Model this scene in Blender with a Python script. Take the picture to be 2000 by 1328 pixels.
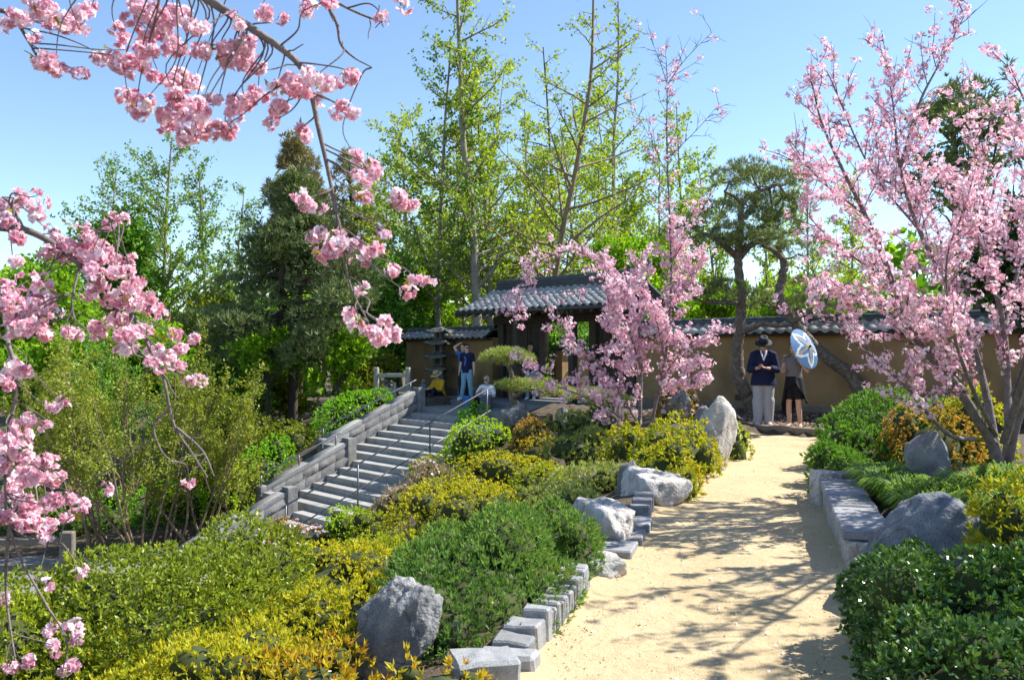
import bpy, bmesh, math, random
import numpy as np
from mathutils import Vector, Matrix, noise, Quaternion

for _o in list(bpy.data.objects):
    bpy.data.objects.remove(_o, do_unlink=True)
SC = bpy.context.scene
COL = SC.collection
R = math.radians

# ------------------------------------------------------------------ camera
FPX = 1667.0          # focal length in photograph pixels (2000 wide)
HZ = 685.0            # horizon row
EYE = 1.65
cam = bpy.data.cameras.new('camera')
cam.sensor_width = 36.0
cam.lens = 36.0 * FPX / 2000.0
cam.shift_y = (HZ - 664.0) / 2000.0
cam.clip_start = 0.05
cam.clip_end = 3000
cam.dof.use_dof = True
cam.dof.focus_distance = 13.0
cam.dof.aperture_fstop = 8.0
camo = bpy.data.objects.new('camera', cam)
COL.objects.link(camo)
camo.location = (0, 0, EYE)
camo.rotation_euler = (R(90), 0, 0)
SC.camera = camo

# ------------------------------------------------------------------ sky, sun, exposure
SUN_AZ, SUN_EL = R(74), R(48)      # azimuth from +Y towards +X
SUN = Vector((math.sin(SUN_AZ) * math.cos(SUN_EL), math.cos(SUN_AZ) * math.cos(SUN_EL), math.sin(SUN_EL)))
W = bpy.data.worlds.new('World')
SC.world = W
W.use_nodes = True
_n = W.node_tree
_n.nodes.clear()
_sky = _n.nodes.new('ShaderNodeTexSky')
_sky.sky_type = 'NISHITA'
_sky.sun_disc = False
_sky.sun_elevation = SUN_EL
_sky.sun_rotation = SUN_AZ
_sky.altitude = 300
_sky.air_density = 1.0
_sky.dust_density = 0.1
_sky.ozone_density = 3.0
_bg = _n.nodes.new('ShaderNodeBackground')
_bg.inputs['Strength'].default_value = 0.115
_wo = _n.nodes.new('ShaderNodeOutputWorld')
_n.links.new(_sky.outputs[0], _bg.inputs['Color'])
_n.links.new(_bg.outputs[0], _wo.inputs['Surface'])
sl = bpy.data.lights.new('sun', 'SUN')
sl.energy = 5.0
sl.angle = R(0.5)
sl.color = (1.0, 0.955, 0.88)
slo = bpy.data.objects.new('sun', sl)
COL.objects.link(slo)
slo.rotation_euler = SUN.to_track_quat('Z', 'Y').to_euler()
SC.view_settings.view_transform = 'Standard'
SC.view_settings.look = 'None'
SC.view_settings.gamma = 1.0
SC.view_settings.exposure = 1.06
SC.view_settings.use_curve_mapping = False

# ------------------------------------------------------------------ frames of reference
def P(x, y, D):
    """photograph pixel + distance -> world point"""
    return np.array([(x - 1000.0) / FPX * D, D, EYE + (HZ - y) / FPX * D])

S0 = np.array([-2.67, 25.0])
UU = np.array([0.692, -0.722])
NN = np.array([-0.722, -0.692])
WALL_N = -3.5
TR, RI = 0.38, 0.15         # stair tread and rise
RZU = math.atan2(UU[1], UU[0])   # rotation of the wall frame: local x = u, local y = -n

def LN(u, n, z=0.0):
    """garden-wall frame (u along the wall, n towards the stairs' foot) -> world"""
    q = S0 + UU * u + NN * n
    return np.array([q[0], q[1], z])

def toLN(X, Y):
    dx, dy = X - S0[0], Y - S0[1]
    return dx * UU[0] + dy * UU[1], dx * NN[0] + dy * NN[1]

_YL = np.array([-6, 2.5, 4.28, 5.9, 7.33, 9.0, 11.2, 14.0, 17.2, 18.5])
_XL = np.array([-2.2, -.35, 0.0, .53, .97, 1.46, 2.2, 3.35, 4.85, 5.3])
_YR = np.array([-6, 2.5, 4.28, 6.0, 8.9, 11.2, 14.0, 16.4, 18.5])
_XR = np.array([.4, 1.35, 1.72, 2.4, 3.25, 3.97, 4.95, 5.8, 6.5])
def xL(Y): return np.interp(Y, _YL, _XL)
def xR(Y): return np.interp(Y, _YR, _XR)

# terrain: radial basis interpolation of spot heights
_cp = []
for _y in (2.5, 4.3, 6, 8, 10, 12, 14, 16):
    _cp.append((float(xL(_y)) - .25, _y, .03 if _y < 7 else .10))
_cp += [(-1.2, 4.5, -.2), (-2.5, 4.5, -.55), (-2, 6.5, -.55), (-4, 5, -1.0), (-7, 5, -1.9), (-1.6, 2.5, -.1), (-3, 2, -.4), (-8, 1, -1.6),
        (-2.25, 10, -1.0), (0, 10, -.4), (-5, 10, -2.1), (-8, 10, -2.8), (-3.4, 8, -1.2), (-.4, 8, -.3),
        (0, 14, -.65), (-2.1, 12, -1.3), (-2, 14, -1.5), (-4, 15, -2.5), (2, 16, -.1), (3.2, 18, .1), (1, 18, -.45), (-1, 18, -1.05), (-2.4, 16.5, -1.8),
        (.17, 22.04, .05), (-1.75, 20.2, -1.0), (-3.67, 18.36, -2.05), (-5.3, 16.8, -2.95), (1.6, 20.5, .05), (2.6, 20.2, .12),
        (-4.6, 24.8, -.3), (-6.24, 23.2, -1.3), (-9, 21.4, -2.5), (-8, 24.5, -1.8), (-12, 26, -2.2), (-12, 18, -3), (-9, 18.5, -3),
        (-6.5, 17.5, -3), (-10, 14, -3), (-16, 20, -3), (-6, 29, -.4), (-12, 35, -1.6), (0, 34, .1), (10, 36, .2), (-22, 45, -1.6), (20, 45, .2),
        (-20, 10, -3), (-25, 30, -2.4), (-4.3, 27, .1), (30, 20, .6), (14, 12, .6), (-14, 0, -2.4)]
_cp = np.array(_cp, float)
def _phi(d2): return np.sqrt(d2 + .6)
_d2 = ((_cp[:, None, :2] - _cp[None, :, :2]) ** 2).sum(-1)
_n_ = len(_cp)
_A = np.zeros((_n_ + 3, _n_ + 3))
_A[:_n_, :_n_] = _phi(_d2) - np.eye(_n_) * .05
_A[:_n_, _n_:] = np.c_[np.ones(_n_), _cp[:, :2]]
_A[_n_:, :_n_] = _A[:_n_, _n_:].T
_wt = np.linalg.solve(_A, np.r_[_cp[:, 2], 0, 0, 0])

def sstep(a, b, x):
    t = np.clip((x - a) / (b - a), 0, 1)
    return t * t * (3 - 2 * t)

def terr(X, Y):
    X = np.asarray(X, float); Y = np.asarray(Y, float)
    d2 = (X[..., None] - _cp[:, 0]) ** 2 + (Y[..., None] - _cp[:, 1]) ** 2
    z = _phi(d2) @ _wt[:_n_] + _wt[_n_] + _wt[_n_ + 1] * X + _wt[_n_ + 2] * Y
    z = np.clip(z, -3.05, 1.0)
    far = sstep(32, 60, np.hypot(X, Y - 12))
    z = z * (1 - far) + (-1.2) * far
    u, n = toLN(X, Y)
    # terrace in front of and behind the garden wall
    te = np.maximum(sstep(-1.2, -1.45, n) * sstep(-5.0, -4.2, u), sstep(.05, -.15, n) * sstep(9.4, 9.9, u))
    te = te * (1 - far)
    zt = .11 + np.clip(-n - 1.0, 0, 2.5) * .05 * sstep(6, 8, u)
    z = z * (1 - te) + zt * te
    # right hand bed
    dr = X - xR(Y)
    rb = sstep(.36, .6, dr) * sstep(-.05, .25, n) * (1 - far)
    zr = .20 + .045 * np.clip(dr, 0, 8)
    rr_ = sstep(.0, .1, dr) * sstep(-.05, .25, n) * (1 - far)
    z = z * (1 - rr_) + (-.04 * (1 - rb) + zr * rb) * rr_
    # hollow under the flight of steps
    st = sstep(-.3, -.1, u) * sstep(4.2, 4.0, u) * sstep(-1.5, -1.2, n) * sstep(8.1, 7.9, n)
    zs = -RI * np.clip(n / TR, 0, 30) - .42
    z = z * (1 - st) + np.minimum(z, zs) * st
    # path bed
    pb = sstep(-.12, .02, X - xL(Y)) * sstep(.14, .02, dr) * sstep(-.15, 0, n)
    pb = np.where(Y < 17.6, pb, 0)
    z = z * (1 - pb) + (-.04) * pb
    return z

def tz(X, Y): return float(terr(np.array([X]), np.array([Y]))[0])

def top_at(px, py, h):
    """ground point (x, y, z) whose plant of height h shows its top at pixel (px, py)"""
    D = np.arange(3.0, 60, .05)
    X = (px - 1000) / FPX * D
    zz = EYE + (HZ - py) / FPX * D
    g = terr(X, D) + h
    i = np.argmax(zz <= g)
    return np.array([X[i], D[i], g[i] - h])

def gnd_at(px, py): return top_at(px, py, 0.0)

# ------------------------------------------------------------------ materials
MATS = {}
def _new(name):
    m = bpy.data.materials.new(name); m.use_nodes = True
    nt = m.node_tree; nt.nodes.clear()
    o = nt.nodes.new('ShaderNodeOutputMaterial')
    MATS[name] = m
    return m, nt, o

def srgb(r, g, b):
    f = lambda c: (c / 255 / 12.92) if c <= 10 else ((c / 255 + .055) / 1.055) ** 2.4
    return (f(r), f(g), f(b), 1)

def leafmat(name, cols, trans=.4, rough=.5, tcol=(1.15, 1.1, .55), spec=.3):
    m, nt, o = _new(name)
    at = nt.nodes.new('ShaderNodeAttribute'); at.attribute_name = 'tint'
    cr = nt.nodes.new('ShaderNodeValToRGB')
    el = cr.color_ramp.elements
    while len(el) < len(cols): el.new(.5)
    for i, c in enumerate(cols):
        el[i].position = i / (len(cols) - 1); el[i].color = (*c[:3], 1)
    nt.links.new(at.outputs['Fac'], cr.inputs[0])
    p = nt.nodes.new('ShaderNodeBsdfPrincipled')
    p.inputs['Roughness'].default_value = rough
    p.inputs['Specular IOR Level'].default_value = spec
    nt.links.new(cr.outputs[0], p.inputs['Base Color'])
    if trans > 0:
        mu = nt.nodes.new('ShaderNodeMix'); mu.data_type = 'RGBA'; mu.blend_type = 'MULTIPLY'
        mu.inputs[0].default_value = 1
        mu.inputs[7].default_value = (*tcol, 1)
        nt.links.new(cr.outputs[0], mu.inputs[6])
        t = nt.nodes.new('ShaderNodeBsdfTranslucent')
        nt.links.new(mu.outputs[2], t.inputs[0])
        mx = nt.nodes.new('ShaderNodeMixShader'); mx.inputs[0].default_value = trans
        nt.links.new(p.outputs[0], mx.inputs[1]); nt.links.new(t.outputs[0], mx.inputs[2])
        nt.links.new(mx.outputs[0], o.inputs[0])
    else:
        nt.links.new(p.outputs[0], o.inputs[0])
    return m

def solid(name, cols, scale=8, rough=.8, bump=.0, bscale=60, detail=6, spec=.3, obj=True, speck=None, island=0, stain=None, metal=0, crack=0):
    """noise-mottled material; cols low..high of a ramp; speck=(scale, colour, amount) for crystal grains; island = colour shift per object"""
    m, nt, o = _new(name)
    L = nt.links.new
    tc = nt.nodes.new('ShaderNodeTexCoord')
    co = tc.outputs['Object' if obj else 'Generated']
    if island:
        oi = nt.nodes.new('ShaderNodeObjectInfo')
        va = nt.nodes.new('ShaderNodeVectorMath'); va.operation = 'ADD'
        sc = nt.nodes.new('ShaderNodeVectorMath'); sc.operation = 'SCALE'
        L(oi.outputs['Random'], sc.inputs['Scale']); sc.inputs[0].default_value = (17, 31, 23)
        L(co, va.inputs[0]); L(sc.outputs[0], va.inputs[1]); co = va.outputs[0]
    nz = nt.nodes.new('ShaderNodeTexNoise'); nz.inputs['Scale'].default_value = scale
    nz.inputs['Detail'].default_value = detail; nz.inputs['Roughness'].default_value = .62
    L(co, nz.inputs['Vector'])
    cr = nt.nodes.new('ShaderNodeValToRGB'); el = cr.color_ramp.elements
    while len(el) < len(cols): el.new(.5)
    for i, c in enumerate(cols):
        el[i].position = .25 + .5 * i / max(1, len(cols) - 1); el[i].color = (*c[:3], 1)
    L(nz.outputs['Fac'], cr.inputs[0])
    col = cr.outputs[0]
    if speck:
        n2 = nt.nodes.new('ShaderNodeTexNoise'); n2.inputs['Scale'].default_value = speck[0]
        n2.inputs['Detail'].default_value = 2; L(co, n2.inputs['Vector'])
        c2 = nt.nodes.new('ShaderNodeValToRGB')
        c2.color_ramp.elements[0].position = .5; c2.color_ramp.elements[0].color = (0, 0, 0, 1)
        c2.color_ramp.elements[1].position = .66; c2.color_ramp.elements[1].color = (speck[2],) * 3 + (1,)
        L(n2.outputs['Fac'], c2.inputs[0])
        mx = nt.nodes.new('ShaderNodeMix'); mx.data_type = 'RGBA'
        L(c2.outputs[0], mx.inputs[0]); L(col, mx.inputs[6]); mx.inputs[7].default_value = (*speck[1][:3], 1)
        col = mx.outputs[2]
    if stain:
        n3 = nt.nodes.new('ShaderNodeTexNoise'); n3.inputs['Scale'].default_value = stain[0]
        n3.inputs['Detail'].default_value = 5; L(co, n3.inputs['Vector'])
        c3 = nt.nodes.new('ShaderNodeValToRGB')
        c3.color_ramp.elements[0].position = .52; c3.color_ramp.elements[0].color = (0, 0, 0, 1)
        c3.color_ramp.elements[1].position = .72; c3.color_ramp.elements[1].color = (stain[2],) * 3 + (1,)
        L(n3.outputs['Fac'], c3.inputs[0])
        mx = nt.nodes.new('ShaderNodeMix'); mx.data_type = 'RGBA'
        L(c3.outputs[0], mx.inputs[0]); L(col, mx.inputs[6]); mx.inputs[7].default_value = (*stain[1][:3], 1)
        col = mx.outputs[2]
    ck = None
    if crack:
        nd = nt.nodes.new('ShaderNodeTexNoise'); nd.inputs['Scale'].default_value = crack * 1.5; nd.inputs['Detail'].default_value = 4; L(co, nd.inputs['Vector'])
        vm = nt.nodes.new('ShaderNodeVectorMath'); vm.operation = 'MULTIPLY_ADD'; vm.inputs[1].default_value = (.5 / crack * 2,) * 3
        L(nd.outputs['Color'], vm.inputs[0]); L(co, vm.inputs[2])
        vo = nt.nodes.new('ShaderNodeTexVoronoi'); vo.feature = 'DISTANCE_TO_EDGE'; vo.inputs['Scale'].default_value = crack; L(vm.outputs[0], vo.inputs['Vector'])
        cc = nt.nodes.new('ShaderNodeValToRGB'); cc.color_ramp.elements[0].color = (.55,) * 3 + (1,); cc.color_ramp.elements[1].position = .035; cc.color_ramp.elements[1].color = (0, 0, 0, 1)
        L(vo.outputs['Distance'], cc.inputs[0]); ck = cc.outputs[0]
        mx = nt.nodes.new('ShaderNodeMix'); mx.data_type = 'RGBA'
        L(ck, mx.inputs[0]); L(col, mx.inputs[6]); mx.inputs[7].default_value = (.05, .045, .04, 1); col = mx.outputs[2]
    if island:
        hs = nt.nodes.new('ShaderNodeHueSaturation')
        mr = nt.nodes.new('ShaderNodeMapRange')
        mr.inputs['To Min'].default_value = 1 - island; mr.inputs['To Max'].default_value = 1 + island
        L(oi.outputs['Random'], mr.inputs[0]); L(mr.outputs[0], hs.inputs['Value']); L(col, hs.inputs['Color'])
        col = hs.outputs[0]
    p = nt.nodes.new('ShaderNodeBsdfPrincipled')
    p.inputs['Roughness'].default_value = rough
    p.inputs['Specular IOR Level'].default_value = spec
    p.inputs['Metallic'].default_value = metal
    L(col, p.inputs['Base Color'])
    if bump:
        nb = nt.nodes.new('ShaderNodeTexNoise'); nb.inputs['Scale'].default_value = bscale
        nb.inputs['Detail'].default_value = 5; L(co, nb.inputs['Vector'])
        bp = nt.nodes.new('ShaderNodeBump'); bp.inputs['Strength'].default_value = bump
        bp.inputs['Distance'].default_value = .02
        L(nb.outputs['Fac'], bp.inputs['Height']); L(bp.outputs[0], p.inputs['Normal'])
    L(p.outputs[0], o.inputs[0])
    return m

# foliage colours
leafmat('lf_azalea', [(.19,.23,.02),(.40,.42,.03),(.56,.53,.038),(.66,.52,.04)], .45)
leafmat('lf_azalea_green', [(.14,.21,.02),(.29,.37,.026),(.44,.50,.034),(.56,.55,.045)], .45)
leafmat('lf_azalea_orange', [(0.207, 0.207, 0.0207), (0.437, 0.3795, 0.0287), (0.575, 0.437, 0.0345), (0.575, 0.23, 0.046)], .45)
leafmat('lf_rhodo', [(.08,.13,.022),(.18,.25,.03),(.32,.38,.036),(.46,.46,.05)], .35, .4)
leafmat('lf_juniper', [(0.0575, 0.1265, 0.0345), (0.115, 0.23, 0.0517), (0.184, 0.322, 0.0633), (0.391, 0.437, 0.1035)], .3)
leafmat('lf_juniper_bright', [(0.0673, 0.1644, 0.0299), (0.1121, 0.2541, 0.0329), (0.1644, 0.3438, 0.0419), (0.2392, 0.3887, 0.0598)], .35)
leafmat('lf_box', [(0.0202, 0.0591, 0.0202), (0.0506, 0.1266, 0.0304), (0.0929, 0.1856, 0.0405), (0.2194, 0.3375, 0.0506)], .2, .33, spec=.5)
leafmat('lf_hedge', [(0.1008, 0.2592, 0.0173), (0.1872, 0.432, 0.0216), (0.2736, 0.5616, 0.0259), (0.3888, 0.648, 0.036)], .42)
leafmat('lf_hedge_yellow', [(0.1742, 0.3168, 0.019), (0.3326, 0.5386, 0.0253), (0.491, 0.6811, 0.0317), (0.6336, 0.7445, 0.0475)], .42)
leafmat('lf_mugo', [(0.1507, 0.2134, 0.0503), (0.2762, 0.3517, 0.0879), (0.4018, 0.4521, 0.1256), (0.5526, 0.5526, 0.2009)], .25)
leafmat('lf_pine', [(0.0791, 0.115, 0.0431), (0.1438, 0.194, 0.0646), (0.2228, 0.2659, 0.0934), (0.3306, 0.345, 0.1438)], .22)
leafmat('lf_conifer', [(0.063, 0.098, 0.042), (0.119, 0.168, 0.063), (0.182, 0.231, 0.084), (0.28, 0.301, 0.126)], .22)
leafmat('lf_redwood', [(0.1435, 0.1291, 0.0633), (0.244, 0.2153, 0.1005), (0.33, 0.2727, 0.1291), (0.2583, 0.287, 0.1148)], .15)
leafmat('lf_dry', [(0.2028, 0.1521, 0.0929), (0.338, 0.2535, 0.1521), (0.4732, 0.3718, 0.2535), (0.2366, 0.2704, 0.0845)], .2)
leafmat('lf_ginkgo', [(0.1232, 0.2128, 0.0224), (0.2464, 0.3696, 0.0291), (0.3696, 0.4816, 0.0336), (0.5264, 0.5376, 0.0448)], .5)
leafmat('lf_ginkgo_dark', [(.07,.16,.03),(.13,.26,.035),(.20,.34,.04),(.30,.40,.05)], .5)
leafmat('lf_spring', [(0.0962, 0.2063, 0.0137), (0.1788, 0.3576, 0.0165), (0.2751, 0.4676, 0.0247), (0.4126, 0.5502, 0.0344)], .5)
leafmat('lf_broad', [(0.0608, 0.1522, 0.0305), (0.1115, 0.2636, 0.0365), (0.1723, 0.365, 0.0406), (0.2636, 0.4664, 0.0508)], .4)
leafmat('lf_olive', [(.10,.15,.018),(.19,.25,.025),(.28,.33,.03),(.36,.36,.045)], .4)
leafmat('lf_dark', [(0.0162, 0.0405, 0.0162), (0.0338, 0.0743, 0.0243), (0.054, 0.108, 0.027), (0.081, 0.135, 0.0338)], .2)
leafmat('lf_nandina', [(0.138, 0.207, 0.0172), (0.2875, 0.345, 0.023), (0.46, 0.46, 0.0287), (0.575, 0.391, 0.0345)], .45)
leafmat('lf_nandina_red', [(0.175, 0.2, 0.0312), (0.325, 0.275, 0.0375), (0.45, 0.2375, 0.0625), (0.5, 0.4125, 0.05)], .45)
leafmat('lf_grass', [(0.065, 0.143, 0.0182), (0.117, 0.247, 0.0234), (0.182, 0.325, 0.0286), (0.286, 0.403, 0.039)], .4)
leafmat('lf_young', [(0.208, 0.117, 0.039), (0.286, 0.182, 0.039), (0.286, 0.312, 0.039), (0.338, 0.442, 0.039)], .45)
leafmat('petal', [(.60,.20,.30),(.80,.46,.56),(.89,.68,.75),(.94,.86,.89)], .42, .6, (1.05, .92, .95), .15)
leafmat('petal_pale', [(.72,.38,.49),(.89,.72,.78),(.94,.88,.90),(.95,.94,.94)], .42, .6, (1.05, .92, .97), .15)
leafmat('petal_deep', [(.50,.11,.20),(.72,.32,.43),(.83,.54,.62),(.90,.74,.79)], .42, .6, (1.05, .9, .92), .15)
leafmat('petal_white', [(0.62, 0.36, 0.42), (0.8, 0.68, 0.72), (0.85, 0.83, 0.84), (0.85, 0.85, 0.85)], .4, .6, (1, .95, .97), .15)
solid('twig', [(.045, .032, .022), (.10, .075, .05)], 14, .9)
solid('inner', [(.035, .045, .014), (.06, .075, .022)], 14, .95)  # darkened leaf green for shrub cores, inside shade put into the colour
solid('bark_cherry', [(0.09, 0.0738, 0.0675), (0.171, 0.1395, 0.126), (0.243, 0.2115, 0.1935)], 18, .75, .5, 40)
solid('bark_twig', [(.09,.07,.065),(.18,.15,.14)], 30, .8)
solid('bark_pine', [(.06, .045, .035), (.15, .12, .09), (.26, .215, .17)], 14, .9, 1.0, 26)
solid('bark_pale', [(.16, .14, .11), (.27, .24, .19), (.36, .33, .27)], 6, .85, .5, 30)
solid('bark_dark', [(.045, .036, .028), (.10, .08, .06)], 10, .9, .6, 30)
solid('bark_tan', [(.16, .11, .07), (.30, .22, .14)], 10, .8, .3, 30)
# mineral and built colours
solid('granite', [(0.1292, 0.1292, 0.1292), (0.2176, 0.2176, 0.2176), (0.2992, 0.2992, 0.2924)], 7, .85, .7, 60, speck=(160, (.10, .10, .11), .7), island=.12, stain=(3, (.20, .17, .12), .5))
solid('granite_cut', [(0.143, 0.1485, 0.154), (0.264, 0.2695, 0.275), (0.374, 0.3795, 0.385)], 9, .8, .35, 120, speck=(200, (.10, .10, .11), .7), island=.22, stain=(9, (.17, .15, .11), .7))
solid('granite_warm', [(0.18, 0.162, 0.132), (0.408, 0.384, 0.342), (0.552, 0.528, 0.492), (0.696, 0.678, 0.648)], 5, .85, .7, 50, speck=(140, (.22, .20, .18), .6), stain=(4, (.34, .28, .20), .6), crack=2.6)
solid('granite_dark', [(.05,.052,.055),(.15,.152,.155),(.24,.24,.24),(.40,.395,.38)], 5, .85, .9, 40, speck=(150, (.07, .07, .075), .7), stain=(3, (.30, .29, .26), .5), crack=3.2)
solid('granite_blue', [(.05,.06,.075),(.13,.145,.165),(.21,.22,.235),(.34,.345,.35)], 6, .8, .7, 50, speck=(130, (.09, .10, .12), .8), crack=2.0)
solid('concrete', [(0.27, 0.27, 0.2587), (0.345, 0.3412, 0.3225)], 5, .85, .2, 120, island=.08, stain=(3, (.15, .145, .13), .75))
solid('slab', [(0.182, 0.1855, 0.1855), (0.252, 0.252, 0.245)], 5, .85, .2, 90, island=.05)
solid('lantern', [(0.07, 0.0735, 0.063), (0.147, 0.147, 0.126), (0.224, 0.217, 0.189)], 8, .9, .6, 50, stain=(6, (.07, .075, .05), .6))
solid('plaster', [(0.2311, 0.1467, 0.0677), (0.3081, 0.1993, 0.0924), (0.3389, 0.2257, 0.1117)], 2.2, .92, .2, 70, stain=(.9, (.15, .10, .055), .8))
solid('plinth', [(0.15, 0.1237, 0.09), (0.2175, 0.18, 0.135)], 5, .9, .3, 60)
solid('tile', [(0.1363, 0.139, 0.1374), (0.2725, 0.2703, 0.2604), (0.4809, 0.4633, 0.434)], 9, .5, .3, 60, spec=.5, island=.25, stain=(7, (.36, .36, .34), .5))
solid('tile_dark', [(.03, .034, .038), (.07, .075, .08)], 9, .45, .2, 60, spec=.5, island=.2)
solid('wood_dark', [(0.032, 0.0256, 0.0192), (0.08, 0.064, 0.048)], 12, .8, .3, 40, island=.15)
solid('wood_grey', [(.27,.25,.215),(.42,.395,.35)], 14, .85, .4, 50, island=.1)
solid('wood_old', [(.10, .085, .07), (.22, .19, .155)], 14, .9, .5, 40)
solid('wood_brown', [(.09, .065, .04), (.16, .12, .08)], 14, .85, .4, 40)
solid('rail', [(0.1238, 0.1341, 0.1485), (0.1568, 0.165, 0.1815)], 20, .45, 0, metal=.35, spec=.5)
solid('soil', [(.05, .038, .026), (.10, .075, .05), (.15, .115, .075)], 5, .95, 1.0, 60)
solid('mulch', [(.07, .04, .028), (.16, .10, .07), (.26, .18, .13)], 22, .95, 1.0, 70)
solid('chip', [(.08, .045, .03), (.20, .13, .09), (.36, .27, .20)], 30, .9, island=.3)
solid('gravelm', [(.36,.28,.16),(.52,.42,.27)], 40, .9)
solid('paving', [(0.162, 0.162, 0.159), (0.222, 0.219, 0.21)], 4, .9, .2, 80)

# ------------------------------------------------------------------ path surface material
def _path_mat():
    m, nt, o = _new('sand_path'); L = nt.links.new
    tc = nt.nodes.new('ShaderNodeTexCoord'); co = tc.outputs['Object']
    def noi(s, d=5, r=.6):
        n = nt.nodes.new('ShaderNodeTexNoise'); n.inputs['Scale'].default_value = s
        n.inputs['Detail'].default_value = d; n.inputs['Roughness'].default_value = r
        L(co, n.inputs['Vector']); return n.outputs['Fac']
    def ramp(f, a, b, c0, c1):
        c = nt.nodes.new('ShaderNodeValToRGB'); e = c.color_ramp.elements
        e[0].position, e[1].position = a, b; e[0].color = (*c0, 1); e[1].color = (*c1, 1)
        L(f, c.inputs[0]); return c.outputs[0]
    def mix(f, a, b):
        x = nt.nodes.new('ShaderNodeMix'); x.data_type = 'RGBA'
        L(f, x.inputs[0]); L(a, x.inputs[6])
        if isinstance(b, tuple): x.inputs[7].default_value = (*b, 1)
        else: L(b, x.inputs[7])
        return x.outputs[2]
    base = ramp(noi(1.1), .3, .7, (.47, .355, .195), (.64, .51, .305))
    fine = ramp(noi(160, 3, .7), .35, .75, (.37, .27, .145), (.68, .555, .355))
    c = mix(ramp(noi(9), .3, .8, (.25,) * 3, (.6,) * 3), base, fine)
    c = mix(ramp(noi(70, 2), .64, .70, (0,) * 3, (.6,) * 3), c, (.30, .21, .12))
    c = mix(ramp(noi(2.6, 6), .55, .75, (0,) * 3, (.35,) * 3), c, (.70, .58, .38))
    p = nt.nodes.new('ShaderNodeBsdfPrincipled'); p.inputs['Roughness'].default_value = .95
    p.inputs['Specular IOR Level'].default_value = .15
    L(c, p.inputs['Base Color'])
    ad = nt.nodes.new('ShaderNodeMath'); ad.operation = 'ADD'
    m2 = nt.nodes.new('ShaderNodeMath'); m2.operation = 'MULTIPLY'; m2.inputs[1].default_value = 2.2
    L(noi(12, 4), m2.inputs[0]); L(m2.outputs[0], ad.inputs[0]); L(noi(140, 3), ad.inputs[1])
    bp = nt.nodes.new('ShaderNodeBump'); bp.inputs['Strength'].default_value = .65; bp.inputs['Distance'].default_value = .02
    L(ad.outputs[0], bp.inputs['Height']); L(bp.outputs[0], p.inputs['Normal'])
    L(p.outputs[0], o.inputs[0])
_path_mat()
solid('petal_fallen', [(.7, .45, .5), (.85, .75, .77)], 30, .7)

# ------------------------------------------------------------------ object helpers
def tag(o, label=None, cat=None, group=None, kind=None):
    if label: o['label'] = label
    if cat: o['category'] = cat
    if group: o['group'] = group
    if kind: o['kind'] = kind
    return o

STUFF = {'foliage', 'flowers', 'leaves', 'needles', 'blossom', 'young_leaves', 'twigs', 'crown', 'blades', 'branches', 'limbs', 'distant_trunks', 'shade_core', 'stems'}
def link(name, me, mat=None, parent=None, loc=None, rz=None):
    o = bpy.data.objects.new(name, me)
    COL.objects.link(o)
    if mat is not None and me is not None and len(me.materials) == 0:
        me.materials.append(MATS[mat])
    if parent is not None: o.parent = parent
    if name in STUFF: o['kind'] = 'stuff'
    if loc is not None: o.location = tuple(float(v) for v in loc)
    if rz is not None: o.rotation_euler = (0, 0, rz)
    return o

def thing(name, label, cat, loc=(0, 0, 0), rz=0, group=None):
    o = link(name, None, loc=loc, rz=rz)
    o.empty_display_size = .1
    return tag(o, label, cat, group)

def npmesh(name, V, F, tint=None, smooth=True):
    me = bpy.data.meshes.new(name)
    V = np.asarray(V, np.float32); F = np.asarray(F, np.int32)
    n, k = F.shape
    me.vertices.add(len(V)); me.vertices.foreach_set('co', V.ravel())
    me.loops.add(n * k); me.loops.foreach_set('vertex_index', F.ravel())
    me.polygons.add(n); me.polygons.foreach_set('loop_start', np.arange(0, n * k, k, dtype=np.int32))
    if smooth: me.polygons.foreach_set('use_smooth', np.ones(n, bool))
    me.update(calc_edges=True)
    if tint is not None:
        a = me.attributes.new('tint', 'FLOAT', 'POINT')
        a.data.foreach_set('value', np.asarray(tint, np.float32))
    return me

class Acc:
    def __init__(s): s.V = []; s.F = []; s.T = []; s.n = 0
    def add(s, V, F, T=None):
        s.V.append(V); s.F.append(np.asarray(F) + s.n); s.n += len(V)
        s.T.append(T if T is not None else np.zeros(len(V)))
    def mesh(s, name, smooth=True, org=None):
        V = np.concatenate(s.V)
        if org is not None: V = V - np.asarray(org)
        return npmesh(name, V, np.concatenate(s.F), np.concatenate(s.T), smooth)

def bmesh_done(name, bm, smooth=False):
    me = bpy.data.meshes.new(name); bm.to_mesh(me); bm.free()
    if smooth:
        for p in me.polygons: p.use_smooth = True
    return me

_BOX = {}
def box_mesh(sx, sy, sz, bev=.006, name='block', rough=0, seed=0, cuts=0):
    """bevelled box centred on x,y with its base at z=0; rough jitters it"""
    key = (round(sx, 3), round(sy, 3), round(sz, 3), bev, rough, seed, cuts)
    if key in _BOX: return _BOX[key]
    bm = bmesh.new(); bmesh.ops.create_cube(bm, size=1)
    for v in bm.verts: v.co = Vector((v.co.x * sx, v.co.y * sy, (v.co.z + .5) * sz))
    if bev: bmesh.ops.bevel(bm, geom=list(bm.edges), offset=bev, segments=1, affect='EDGES')
    if cuts: bmesh.ops.subdivide_edges(bm, edges=[e for e in bm.edges if e.calc_length() > .06], cuts=cuts, use_grid_fill=True)
    if rough:
        for v in bm.verts:
            q = v.co * 7 + Vector((seed * 3.1, seed * 1.7, seed))
            v.co += Vector((noise.noise(q), noise.noise(q + Vector((9, 0, 0))), noise.noise(q + Vector((0, 9, 0))))) * rough
    me = bmesh_done(name, bm); _BOX[key] = me
    return me

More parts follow.
